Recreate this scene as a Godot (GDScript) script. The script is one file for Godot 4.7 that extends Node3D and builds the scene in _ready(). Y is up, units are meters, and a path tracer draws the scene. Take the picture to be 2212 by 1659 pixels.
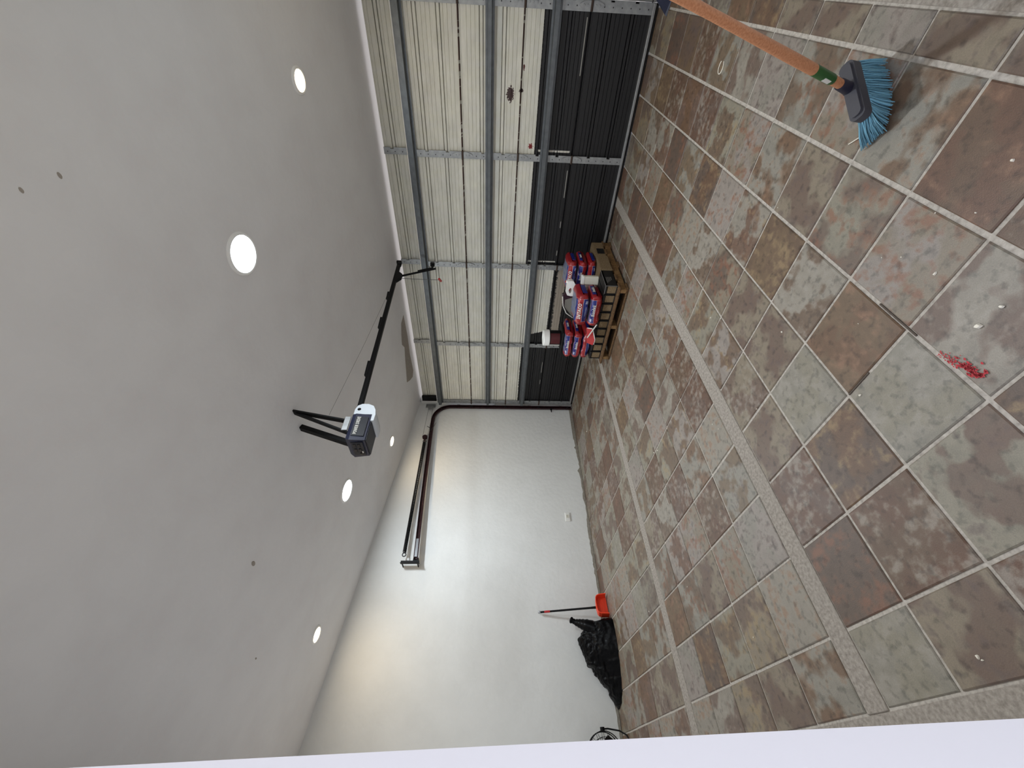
extends Node3D
# Garage with a slate-tiled floor. Lengths in the code are feet (one floor tile is one foot); S turns them into metres.
const S := 0.305
const SLOPE := 0.1275          # the ceiling rises away from the door
const DOOR_Z := -10.62
var used := {}
var M := {}

# ---------------------------------------------------------------- helpers
func v(x, y, z) -> Vector3:
	return Vector3(x, y, z)
func ceil_y(z: float) -> float:
	return 8.17 + SLOPE * (z + 10.62)
func wall_x(z: float) -> float:
	return -15.13 - 0.0275 * (z + 10.62)
func numbered(called: String) -> String:
	var n: int = used.get(called, 0)
	used[called] = n + 1
	return called if n == 0 else "%s_%03d" % [called, n]
func new_st() -> SurfaceTool:
	var st := SurfaceTool.new()
	st.begin(Mesh.PRIMITIVE_TRIANGLES)
	st.set_smooth_group(-1)
	return st
func obj(called: String, st: SurfaceTool, m: Material, parent: Node = null) -> MeshInstance3D:
	st.generate_normals()
	return obj_mesh(called, st.commit(), m, parent)
func obj_mesh(called: String, mesh: Mesh, m: Material, parent: Node = null) -> MeshInstance3D:
	var o := MeshInstance3D.new()
	o.mesh = mesh
	o.material_override = m
	if parent == null:
		o.name = numbered(called)
		add_child(o)
	else:
		o.name = called
		parent.add_child(o, true)
	return o
func thing(called: String, label: String, category: String, at := Vector3.ZERO, group := "") -> Node3D:
	var o := Node3D.new()
	o.name = numbered(called)
	add_child(o)
	o.position = at * S
	tag(o, label, category, group)
	return o
func tag(o: Node, label: String, category: String, group := "") -> void:
	o.set_meta("label", label)
	o.set_meta("category", category)
	if group != "":
		o.set_meta("group", group)
func structure(o: Node) -> Node:
	o.set_meta("kind", "structure")
	return o

# a flat polygon facing "out"
func poly(st: SurfaceTool, pts: Array, out: Vector3, uvs: Array = []) -> void:
	var n: Vector3 = (pts[1] - pts[0]).cross(pts[2] - pts[0])
	if n.length_squared() < 1e-14 and pts.size() > 3:
		n = (pts[2] - pts[0]).cross(pts[3] - pts[0])
	var ccw := n.dot(out) > 0.0
	for i in range(1, pts.size() - 1):
		for k in ([0, i + 1, i] if ccw else [0, i, i + 1]):
			if uvs.size() > 0:
				st.set_uv(uvs[k])
			st.add_vertex(pts[k] * S)
# box with chamfered edges
func box(st: SurfaceTool, c: Vector3, s: Vector3, bev := 0.0, b := Basis()) -> void:
	var h := s * 0.5
	bev = minf(bev, minf(h.x, minf(h.y, h.z)) * 0.98)
	if bev <= 0.0:
		for ax in 3:
			for sg in [-1.0, 1.0]:
				var n := Vector3.ZERO
				n[ax] = sg
				var p := []
				for q in [[-1, -1], [1, -1], [1, 1], [-1, 1]]:
					var w := Vector3.ZERO
					w[ax] = sg * h[ax]
					w[(ax + 1) % 3] = q[0] * h[(ax + 1) % 3]
					w[(ax + 2) % 3] = q[1] * h[(ax + 2) % 3]
					p.append(c + b * w)
				poly(st, p, b * n)
		return
	var crn := func(sx, sy, sz, ax) -> Vector3:
		var w := Vector3(sx * (h.x - bev), sy * (h.y - bev), sz * (h.z - bev))
		w[ax] = Vector3(sx, sy, sz)[ax] * h[ax]
		return c + b * w
	for ax in 3:
		for sg in [-1.0, 1.0]:
			var n := Vector3.ZERO
			n[ax] = sg
			var p := []
			for q in [[-1, -1], [1, -1], [1, 1], [-1, 1]]:
				var w := Vector3.ZERO
				w[ax] = sg
				w[(ax + 1) % 3] = q[0]
				w[(ax + 2) % 3] = q[1]
				p.append(crn.call(w.x, w.y, w.z, ax))
			poly(st, p, b * n)
	for ax in 3:
		var a1 := (ax + 1) % 3
		var a2 := (ax + 2) % 3
		for s1 in [-1.0, 1.0]:
			for s2 in [-1.0, 1.0]:
				var p := []
				for e in [[-1.0, a1], [1.0, a1], [1.0, a2], [-1.0, a2]]:
					var w := Vector3.ZERO
					w[ax] = e[0]
					w[a1] = s1
					w[a2] = s2
					p.append(crn.call(w.x, w.y, w.z, e[1]))
				var n := Vector3.ZERO
				n[a1] = s1
				n[a2] = s2
				poly(st, p, b * n)
	for sx in [-1.0, 1.0]:
		for sy in [-1.0, 1.0]:
			for sz in [-1.0, 1.0]:
				poly(st, [crn.call(sx, sy, sz, 0), crn.call(sx, sy, sz, 1), crn.call(sx, sy, sz, 2)], b * Vector3(sx, sy, sz))
# eight corner points, low four (counter-clockwise from above) then high four
func hexa(st: SurfaceTool, lo: Array, hi: Array) -> void:
	var c := Vector3.ZERO
	for p in lo + hi:
		c += p / 8.0
	var faces := [lo, hi]
	for i in 4:
		var j := (i + 1) % 4
		faces.append([lo[i], lo[j], hi[j], hi[i]])
	for f in faces:
		poly(st, f, (f[0] + f[1] + f[2] + f[3]) / 4.0 - c)
func bar(st: SurfaceTool, a: Vector3, b: Vector3, w: float, d: float, side := Vector3.UP, bev := 0.0) -> void:
	var z := (b - a).normalized()
	var x := side.cross(z)
	if x.length() < 0.01:
		x = Vector3.RIGHT.cross(z)
	x = x.normalized()
	box(st, (a + b) * 0.5, Vector3(w, d, a.distance_to(b)), bev, Basis(x, z.cross(x), z))
func tube(st: SurfaceTool, pts: Array, r, n := 10, caps := true, closed := false) -> void:
	var rings := []
	var up := Vector3.UP
	var cnt := pts.size()
	for i in cnt:
		var t: Vector3
		if closed:
			t = (pts[(i + 1) % cnt] - pts[(i + cnt - 1) % cnt]).normalized()
		else:
			t = (pts[mini(i + 1, cnt - 1)] - pts[maxi(i - 1, 0)]).normalized()
		if i == 0 and absf(t.dot(up)) > 0.9:
			up = Vector3.RIGHT
		var x := up.cross(t).normalized()
		up = t.cross(x).normalized()
		var rr: float = r[i] if r is Array else r
		var ring := []
		for k in n:
			var a := TAU * k / n
			ring.append(pts[i] + (x * cos(a) + up * sin(a)) * rr)
		rings.append(ring)
	st.set_smooth_group(0)
	for i in (cnt if closed else cnt - 1):
		var i2 := (i + 1) % cnt
		for k in n:
			var k2 := (k + 1) % n
			var mid: Vector3 = (rings[i][k] + rings[i][k2]) * 0.5 - pts[i]
			poly(st, [rings[i][k], rings[i][k2], rings[i2][k2], rings[i2][k]], mid)
	st.set_smooth_group(-1)
	if caps and not closed:
		poly(st, rings[0], pts[0] - pts[1])
		poly(st, rings[cnt - 1], pts[cnt - 1] - pts[cnt - 2])
# outline in the xy plane of xf, thickness along its z
func prism(st: SurfaceTool, outline: Array, depth: float, xf := Transform3D(), smooth := false) -> void:
	var pv := PackedVector2Array(outline)
	if Geometry2D.is_polygon_clockwise(pv):
		pv.reverse()
	var tri := Geometry2D.triangulate_polygon(pv)
	var h := depth * 0.5
	for i in range(0, tri.size(), 3):
		var f := []
		var g := []
		for k in 3:
			var p := pv[tri[i + k]]
			f.append(xf * Vector3(p.x, p.y, h))
			g.append(xf * Vector3(p.x, p.y, -h))
		poly(st, f, xf.basis.z)
		poly(st, g, -xf.basis.z)
	st.set_smooth_group(0 if smooth else -1)
	for i in pv.size():
		var p := pv[i]
		var q := pv[(i + 1) % pv.size()]
		poly(st, [xf * Vector3(p.x, p.y, -h), xf * Vector3(q.x, q.y, -h), xf * Vector3(q.x, q.y, h), xf * Vector3(p.x, p.y, h)], xf.basis * Vector3(q.y - p.y, p.x - q.x, 0))
	st.set_smooth_group(-1)
# profile of (radius, height) pairs turned about the y axis of xf
func lathe(st: SurfaceTool, prof: Array, n := 24, xf := Transform3D()) -> void:
	for i in prof.size() - 1:
		var a: Vector2 = prof[i]
		var b: Vector2 = prof[i + 1]
		st.set_smooth_group(i + 1)
		for k in n:
			var t0 := TAU * k / n
			var t1 := TAU * (k + 1) / n
			var p := [xf * Vector3(a.x * cos(t0), a.y, a.x * sin(t0)), xf * Vector3(a.x * cos(t1), a.y, a.x * sin(t1)), xf * Vector3(b.x * cos(t1), b.y, b.x * sin(t1)), xf * Vector3(b.x * cos(t0), b.y, b.x * sin(t0))]
			var tm := (t0 + t1) * 0.5
			var dr := b.x - a.x
			var dy := b.y - a.y
			var out := xf.basis * Vector3(cos(tm) * dy, -dr, sin(tm) * dy)
			if a.x < 1e-5:
				p.remove_at(1)
			elif b.x < 1e-5:
				p.remove_at(2)
			poly(st, p, out)
	st.set_smooth_group(-1)
# a profile polyline in (y, z) pulled along x, with uv over the whole door
func pull_x(st: SurfaceTool, prof: Array, x0: float, x1: float, uvf: Callable) -> void:
	for i in prof.size() - 1:
		var a: Vector2 = prof[i]
		var b: Vector2 = prof[i + 1]
		var p := [v(x0, a.x, a.y), v(x1, a.x, a.y), v(x1, b.x, b.y), v(x0, b.x, b.y)]
		var u := []
		for q in p:
			u.append(uvf.call(q))
		poly(st, p, Vector3(0, -(b.y - a.y), b.x - a.x), u)
func round_rect(w: float, h: float, r: float, n := 5) -> Array:
	var o := []
	for c in [[w / 2 - r, h / 2 - r, 0.0], [-w / 2 + r, h / 2 - r, PI / 2], [-w / 2 + r, -h / 2 + r, PI], [w / 2 - r, -h / 2 + r, PI * 1.5]]:
		for k in n + 1:
			var a: float = c[2] + PI / 2 * k / n
			o.append(Vector2(c[0] + r * cos(a), c[1] + r * sin(a)))
	return o

# ---------------------------------------------------------------- materials
func mat(col: Color, rough := 0.6, metal := 0.0) -> StandardMaterial3D:
	var m := StandardMaterial3D.new()
	m.albedo_color = col
	m.roughness = rough
	m.metallic = metal
	return m
func c8(r, g, b) -> Color:
	return Color8(r, g, b)
func noise(freq: float, sd: int, octaves := 4) -> FastNoiseLite:
	var n := FastNoiseLite.new()
	n.noise_type = FastNoiseLite.TYPE_SIMPLEX_SMOOTH
	n.seed = sd
	n.frequency = freq
	n.fractal_octaves = octaves
	return n
func noise_tex(freq: float, sd: int, stops: Array, size := 512) -> NoiseTexture2D:
	var t := NoiseTexture2D.new()
	t.width = size
	t.height = size
	t.seamless = true
	t.noise = noise(freq, sd)
	var g := Gradient.new()
	g.offsets = PackedFloat32Array(stops.map(func(s): return s[0]))
	g.colors = PackedColorArray(stops.map(func(s): return s[1]))
	t.color_ramp = g
	return t
func mottled(stops: Array, freq: float, sd: int, rough: float, tile_m: float, metal := 0.0) -> StandardMaterial3D:
	var m := mat(Color.WHITE, rough, metal)
	m.albedo_texture = noise_tex(freq, sd, stops)
	m.uv1_triplanar = true
	m.uv1_world_triplanar = true
	m.uv1_scale = Vector3.ONE / tile_m
	return m
func relief(m: StandardMaterial3D, freq: float, sd: int, strength: float) -> void:
	var t := NoiseTexture2D.new()
	t.width = 512
	t.height = 512
	t.seamless = true
	t.as_normal_map = true
	t.bump_strength = strength
	t.noise = noise(freq, sd)
	m.normal_enabled = true
	m.normal_texture = t
	m.normal_scale = 0.3

func make_materials() -> void:
	M.wall = mottled([[0.0, c8(220, 221, 219)], [0.5, c8(224, 225, 223)], [1.0, c8(227, 228, 226)]], 0.01, 3, 0.8, 2.4)
	relief(M.wall, 0.06, 5, 1.2)
	M.ceiling = mottled([[0.0, c8(224, 222, 222)], [0.5, c8(228, 227, 227)], [1.0, c8(231, 230, 230)]], 0.01, 8, 0.85, 2.4)
	relief(M.ceiling, 0.06, 9, 1.0)
	M.jamb = mat(c8(240, 239, 243), 0.6)
	M.raw_plaster = mottled([[0.0, c8(128, 122, 112)], [0.5, c8(146, 140, 129)], [1.0, c8(160, 154, 142)]], 0.03, 12, 0.95, 0.6)
	M.patch = mottled([[0.0, c8(150, 142, 133)], [1.0, c8(168, 160, 150)]], 0.03, 13, 0.95, 0.6)
	M.grout = mottled([[0.0, c8(148, 141, 133)], [0.45, c8(176, 169, 160)], [1.0, c8(196, 189, 180)]], 0.04, 14, 0.95, 0.5)
	relief(M.grout, 0.15, 15, 4.0)
	M.band = mottled([[0.0, c8(124, 117, 109)], [0.5, c8(150, 142, 133)], [1.0, c8(172, 164, 154)]], 0.05, 16, 0.9, 0.5)
	relief(M.band, 0.18, 17, 5.0)
	M.gap = mat(c8(84, 74, 66), 0.95)
	M.galv = mottled([[0.0, c8(142, 145, 146)], [0.5, c8(154, 156, 157)], [1.0, c8(166, 168, 168)]], 0.012, 20, 0.45, 0.4, 0.55)
	M.strut = mottled([[0.0, c8(92, 96, 99)], [1.0, c8(108, 112, 115)]], 0.012, 21, 0.45, 0.5, 0.6)
	M.rust = mat(c8(62, 48, 40), 0.7, 0.2)
	M.black_metal = mat(c8(13, 13, 15), 0.55)
	M.black_metal.metallic_specular = 0.3
	M.track = mottled([[0.0, c8(34, 16, 19)], [0.6, c8(52, 28, 32)], [1.0, c8(84, 58, 58)]], 0.02, 22, 0.35, 0.5, 0.4)
	M.steel = mat(c8(150, 152, 156), 0.35, 0.8)
	M.dark_steel = mat(c8(50, 48, 50), 0.4, 0.6)
	M.wire = mat(c8(70, 68, 66), 0.6)
	M.navy = mat(c8(26, 32, 58), 0.4)
	M.navy_dark = mat(c8(20, 23, 34), 0.5)
	M.lens = mat(c8(206, 212, 218), 0.35)
	M.rubber = mat(c8(18, 18, 18), 0.8)
	M.white_plastic = mat(c8(236, 236, 232), 0.35)
	M.cream_plastic = mat(c8(222, 219, 205), 0.45)
	M.red_plastic = mat(c8(170, 22, 26), 0.45)
	M.lamp_trim = mat(c8(236, 235, 232), 0.5)
	M.wood = mottled([[0.0, c8(64, 46, 27)], [0.5, c8(94, 68, 40)], [1.0, c8(120, 90, 56)]], 0.02, 30, 0.85, 0.35)
	M.wood_pale = mottled([[0.0, c8(104, 76, 44)], [1.0, c8(142, 110, 70)]], 0.02, 31, 0.85, 0.35)
	M.card = mottled([[0.0, c8(104, 86, 62)], [0.5, c8(122, 103, 76)], [1.0, c8(138, 118, 90)]], 0.03, 32, 0.9, 0.3)
	M.card_black = mat(c8(15, 14, 14), 0.6)
	M.print_white = mat(c8(214, 212, 206), 0.7)
	M.print_grey = mat(c8(120, 118, 116), 0.7)
	M.bin_bag = mat(c8(6, 6, 8), 0.36)
	M.bin_bag.metallic_specular = 0.22
	M.blue_print = mat(c8(24, 36, 112), 0.4)
	M.orange = mat(c8(252, 74, 40), 0.4)
	M.broom_wood = mottled([[0.0, c8(156, 96, 62)], [0.5, c8(190, 130, 92)], [1.0, c8(210, 152, 114)]], 0.03, 40, 0.5, 0.12)
	M.broom_head = mat(c8(62, 62, 70), 0.55)
	M.broom_socket = mat(c8(30, 30, 48), 0.45)
	M.bristle = mat(Color.WHITE, 0.5)
	M.bristle.vertex_color_use_as_albedo = true
	M.green = mat(c8(34, 84, 34), 0.4)
	M.red_paint = mat(c8(176, 28, 40), 0.6)
	M.chip = mat(c8(228, 222, 208), 0.8)

# ---------------------------------------------------------------- the light and the camera
func make_camera() -> void:
	var yaw := 0.7820
	var pitch := -0.0467
	var roll := 0.0177
	var b := Basis(Vector3.UP, yaw) * Basis(Vector3.RIGHT, pitch) * Basis(Vector3.BACK, roll)
	var cam := Camera3D.new()
	cam.name = "camera"
	# the photograph lies on its side: the room's up points to the left of the frame
	cam.transform = Transform3D(Basis(-b.y, b.x, b.z), v(1.4358, 4.2935, 4.3634) * S)
	cam.fov = rad_to_deg(2.0 * atan(829.5 / 891.88))
	cam.near = 0.02
	cam.current = true
	add_child(cam)
func make_environment() -> void:
	var e := Environment.new()
	var sky := Sky.new()
	var m := ProceduralSkyMaterial.new()
	m.sky_top_color = c8(206, 214, 236)
	m.sky_horizon_color = c8(236, 234, 242)
	m.ground_bottom_color = c8(150, 146, 146)
	m.ground_horizon_color = c8(190, 186, 188)
	m.sun_angle_max = 0.0
	sky.sky_material = m
	e.background_mode = Environment.BG_SKY
	e.sky = sky
	e.background_energy_multiplier = 1.32
	e.tonemap_mode = Environment.TONE_MAPPER_LINEAR
	e.tonemap_exposure = 1.98
	e.sdfgi_enabled = true
	e.ssao_enabled = true
	e.ssil_enabled = true
	var w := WorldEnvironment.new()
	w.name = "world_environment"
	w.environment = e
	add_child(w)
func ceiling_light(x: float, z: float, dia: float, col: Color, energy: float, label: String, group: String) -> void:
	var y := ceil_y(z)
	var t := thing("ceiling_light", label, "light", v(x, y, z), group)
	var xf := Transform3D(Basis(Vector3.RIGHT, -atan(SLOPE)), Vector3.ZERO)
	var st := new_st()
	var r := dia * 0.5
	lathe(st, [Vector2(r + 0.06, 0.0), Vector2(r + 0.055, -0.02), Vector2(r + 0.03, -0.04), Vector2(r, -0.035), Vector2(r - 0.01, -0.012)], 40, xf)
	obj("trim_ring", st, M.lamp_trim, t)
	st = new_st()
	lathe(st, [Vector2(r - 0.005, -0.012), Vector2(r - 0.01, -0.024), Vector2(r * 0.5, -0.03), Vector2(0.0, -0.032)], 40, xf)
	var gm := mat(Color.WHITE, 0.4)
	gm.emission_enabled = true
	gm.emission = col
	gm.emission_energy_multiplier = 6.0
	obj("diffuser", st, gm, t)
	var l := AreaLight3D.new()
	l.name = "lamp"
	l.area_size = Vector2(dia, dia) * S * 0.88
	l.light_color = col
	l.light_energy = energy
	l.area_range = 20.0
	l.area_attenuation = 2.0
	l.shadow_enabled = true
	l.transform = Transform3D(Basis(Vector3.RIGHT, -PI / 2 - atan(SLOPE)), xf.basis * v(0, -0.075, 0) * S)
	t.add_child(l)
func make_lights() -> void:
	var warm := Color(1.0, 0.90, 0.74)
	var cool := Color(0.93, 0.97, 1.0)
	var gw := "small warm recessed ceiling lights"
	var gc := "large cool ceiling lights"
	ceiling_light(-2.6, -3.1, 0.70, cool, 1.95, "large round cool white ceiling light on the broom's side of the opener rail", gc)
	ceiling_light(-11.1, -3.05, 0.70, cool, 1.95, "large round cool white ceiling light between opener motor and wall with spring", gc)
	ceiling_light(-0.43, -6.82, 0.42, warm, 0.25, "small warm recessed light nearest the garage door, on the broom's side of opener", gw)
	ceiling_light(-13.25, -6.75, 0.42, warm, 0.25, "small warm recessed light by the pulley end of the wall spring", gw)
	ceiling_light(-13.3, 0.66, 0.42, warm, 0.25, "small warm recessed light above the black bag and orange dustpan", gw)
	ceiling_light(-0.43, 0.66, 0.42, warm, 0.25, "small warm recessed light in the ceiling close to the doorway", gw)

# ---------------------------------------------------------------- the room
func make_shell() -> void:
	var zb := 4.75
	var zf := -12.2
	var face_z := func(y: float) -> float: return 4.11 + 0.0216 * y
	# ceiling, going on past the door as the soffit outside
	var ce := Node3D.new()
	ce.name = "ceiling"
	add_child(ce)
	structure(ce)
	var st := new_st()
	var X0 := -16.6
	var X1 := 2.7
	var lo := [v(X0, ceil_y(zb), zb), v(X1, ceil_y(zb), zb), v(X1, ceil_y(zf), zf), v(X0, ceil_y(zf), zf)]
	hexa(st, lo, lo.map(func(p): return p + v(0, 0.45, 0)))
	obj("slab", st, M.ceiling, ce)
	# unpainted patch beside the garage door
	st = new_st()
	var pts := [Vector2(-9.2, -10.45), Vector2(-9.35, -10.05), Vector2(-9.8, -9.85), Vector2(-10.25, -9.72), Vector2(-10.6, -9.95), Vector2(-11.1, -9.8), Vector2(-11.9, -9.62), Vector2(-12.35, -9.5), Vector2(-12.6, -9.9), Vector2(-12.75, -10.3), Vector2(-12.5, -10.5), Vector2(-11.4, -10.42), Vector2(-10.4, -10.5)]
	var up := []
	for p in pts:
		up.append(v(p.x, ceil_y(p.y) - 0.006, p.y))
	var pv := PackedVector2Array(pts)
	var tri := Geometry2D.triangulate_polygon(pv)
	for i in range(0, tri.size(), 3):
		poly(st, [up[tri[i]], up[tri[i + 1]], up[tri[i + 2]]], Vector3.DOWN)
	for i in up.size():
		var a: Vector3 = up[i]
		var b: Vector3 = up[(i + 1) % up.size()]
		poly(st, [a, b, b + v(0, 0.006, 0), a + v(0, 0.006, 0)], Vector3(b.z - a.z, 0, a.x - b.x))
	var pa := obj("unpainted_patch", st, M.patch, ce)
	pa.set_meta("label", "bare grey-brown plaster patch")
	for q in [[-8.21, 0.52, 0.09], [-0.48, -0.43, 0.035], [-0.48, -0.9, 0.04], [-10.3, 1.9, 0.04]]:
		st = new_st()
		lathe(st, [Vector2(q[2], 0.0), Vector2(q[2] * 0.8, -0.008), Vector2(0.0, -0.01)], 9, Transform3D(Basis(Vector3.RIGHT, -atan(SLOPE)).scaled(v(1, 1, 0.55)), v(q[0], ceil_y(q[1]), q[1])))
		obj("scuff_mark", st, M.patch, ce)
	# left wall, slightly out of square with the tiles
	var wl := Node3D.new()
	wl.name = "wall_left"
	add_child(wl)
	structure(wl)
	st = new_st()
	lo = [v(wall_x(zb) - 0.5, 0, zb), v(wall_x(zb), 0, zb), v(wall_x(zf), 0, zf), v(wall_x(zf) - 0.5, 0, zf)]
	var hi := lo.map(func(p): return v(p.x, ceil_y(p.z), p.z))
	hexa(st, lo, hi)
	obj("plaster", st, M.wall, wl)
	# unpainted strip at the foot of the wall with a ragged edge
	var rng := RandomNumberGenerator.new()
	rng.seed = 71
	st = new_st()
	var z := -10.5
	var h := 0.14
	while z < 3.9:
		var dz := rng.randf_range(0.05, 0.18)
		var h2 := clampf(h + rng.randf_range(-0.03, 0.03), 0.05, 0.12)
		if rng.randf() < 0.05:
			h2 = rng.randf_range(0.14, 0.2)
		if z < -8.5:
			h2 = maxf(h2, 0.16)
		var q0 := v(wall_x(z) + 0.012, 0, z)
		var q1 := v(wall_x(z + dz) + 0.012, 0, z + dz)
		poly(st, [q0, q1, q1 + v(0, h2, 0), q0 + v(0, h, 0)], Vector3.RIGHT)
		poly(st, [q0 + v(0, h, 0), q1 + v(0, h2, 0), q1 + v(-0.012, h2, 0), q0 + v(-0.012, h, 0)], Vector3.UP)
		z += dz
		h = h2
	var strip := obj("unpainted_strip", st, M.raw_plaster, wl)
	strip.set_meta("label", "bare grey plaster edge at the floor")
	# right wall, which the broom leans on, and the wall with the doorway that the camera stands in
	st = new_st()
	hexa(st, [v(1.83, 0, zb), v(2.33, 0, zb), v(2.33, 0, zf), v(1.83, 0, zf)], [v(1.83, ceil_y(zb), zb), v(2.33, ceil_y(zb), zb), v(2.33, ceil_y(zf), zf), v(1.83, ceil_y(zf), zf)])
	structure(obj("wall_right", st, M.wall))
	st = new_st()
	var xl := wall_x(zb)
	var head := 6.75
	var hl: float = ceil_y(4.3)
	hexa(st, [v(xl, 0, 4.6), v(-0.9, 0, 4.6), v(-0.9, 0, face_z.call(0.0)), v(xl, 0, face_z.call(0.0))], [v(xl, head, 4.6), v(-0.9, head, 4.6), v(-0.9, head, face_z.call(head)), v(xl, head, face_z.call(head))])
	hexa(st, [v(xl, head, 4.6), v(1.83, head, 4.6), v(1.83, head, face_z.call(head)), v(xl, head, face_z.call(head))], [v(xl, hl, 4.6), v(1.83, hl, 4.6), v(1.83, hl, face_z.call(hl)), v(xl, hl, face_z.call(hl))])
	structure(obj("wall_back", st, M.jamb))
	# the strips of wall beside the garage door
	st = new_st()
	box(st, v(-15.02, 2.1, -10.86), v(0.3, 4.2, 0.25))
	box(st, v(-14.93, 5.5, -10.86), v(0.12, 2.6, 0.25))
	box(st, v(-15.02, 7.45, -10.86), v(0.3, 1.3, 0.25))
	box(st, v(1.45, 4.05, -10.86), v(0.76, 8.1, 0.25))
	structure(obj("wall_front", st, M.wall))

# ---------------------------------------------------------------- the floor
const CELLS := 6
const CELL := 320
func tile_atlas() -> Array:
	var n := CELLS * CELL
	var big := noise(0.0042, 101, 3).get_image(n, n, false, false, true)
	var warp := noise(0.02, 102, 5).get_image(n, n, false, false, true)
	var streak := noise(0.010, 103, 5).get_image(n, n / 3, false, false, true)
	streak.resize(n, n, Image.INTERPOLATE_BILINEAR)
	var fine := noise(0.22, 104, 3).get_image(n, n, false, false, true)
	var spot := noise(0.02, 105, 5).get_image(n, n, false, false, true)
	for im in [big, warp, streak, fine, spot]:
		im.convert(Image.FORMAT_L8)
	var d0: PackedByteArray = big.get_data()
	var d1: PackedByteArray = warp.get_data()
	var d2: PackedByteArray = streak.get_data()
	var d3: PackedByteArray = fine.get_data()
	var d4: PackedByteArray = spot.get_data()
	var rng := RandomNumberGenerator.new()
	rng.seed = 4242
	var greys := [c8(138, 131, 120), c8(132, 127, 117), c8(139, 130, 122), c8(128, 117, 101), c8(132, 126, 112)]
	var browns := [c8(100, 81, 66), c8(104, 80, 62), c8(94, 79, 69), c8(108, 89, 70), c8(101, 83, 73), c8(99, 74, 60)]
	var thirds := [c8(132, 114, 86), c8(116, 80, 63), c8(86, 74, 70), c8(126, 98, 79), c8(138, 132, 123)]
	var out := PackedByteArray()
	out.resize(n * n * 3)
	for cy in CELLS:
		for cx in CELLS:
			var kind := rng.randf()
			var A: Color = greys[rng.randi() % greys.size()]
			var B: Color = browns[rng.randi() % browns.size()]
			if kind < 0.24:
				A = browns[rng.randi() % browns.size()]
			elif kind > 0.86:
				B = greys[rng.randi() % greys.size()]
			var C: Color = thirds[rng.randi() % thirds.size()]
			# the middle value of this cell, so that every print shows both tones
			var mean := 0.0
			for q in 64:
				mean += d0[(cy * CELL + (q % 8) * 40 + 16) * n + cx * CELL + (q / 8) * 40 + 16] / 255.0 / 64.0
			var t1 := mean + rng.randf_range(-0.06, 0.06)
			var t2 := rng.randf_range(0.52, 0.66)
			var soft := rng.randf_range(3.0, 8.0)
			var flip := 1.0 if rng.randf() < 0.5 else -1.0
			var ar := A.r; var ag := A.g; var ab := A.b
			var br := B.r; var bg := B.g; var bb := B.b
			var cr := C.r; var cg := C.g; var cb := C.b
			for py in CELL:
				var i := (cy * CELL + py) * n + cx * CELL
				for px in CELL:
					var w := d1[i] / 255.0
					var s := d2[i] / 255.0
					var m := clampf(0.5 + flip * (d0[i] / 255.0 + (w - 0.5) * 0.20 + (s - 0.5) * 0.14 - t1) * soft, 0.0, 1.0)
					m = m * (0.62 + 0.38 * s)
					var k := clampf((s * 0.5 + w * 0.5 - t2) * 4.5 + 0.2, 0.0, 1.0) * 0.7
					var q := d4[i] / 255.0
					var l := (0.80 + 0.16 * d3[i] / 255.0 + 0.14 * s + 0.10 * w) * (1.0 - clampf((q - 0.60) * 2.2, 0.0, 1.0) * 0.34)
					var o := i * 3
					var r := (ar + (br - ar) * m)
					var g := (ag + (bg - ag) * m)
					var b := (ab + (bb - ab) * m)
					r = (r + (cr - r) * k) * l
					g = (g + (cg - g) * k) * l
					b = (b + (cb - b) * k) * l
					out[o] = int(clampf(r, 0.0, 1.0) * 255.0)
					out[o + 1] = int(clampf(g, 0.0, 1.0) * 255.0)
					out[o + 2] = int(clampf(b, 0.0, 1.0) * 255.0)
					i += 1
	var img := Image.create_from_data(n, n, false, Image.FORMAT_RGB8, out)
	var bump: Image = fine.duplicate()
	bump.convert(Image.FORMAT_RGB8)
	bump.bump_map_to_normal_map(1.2)
	return [ImageTexture.create_from_image(img), ImageTexture.create_from_image(bump)]
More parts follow.
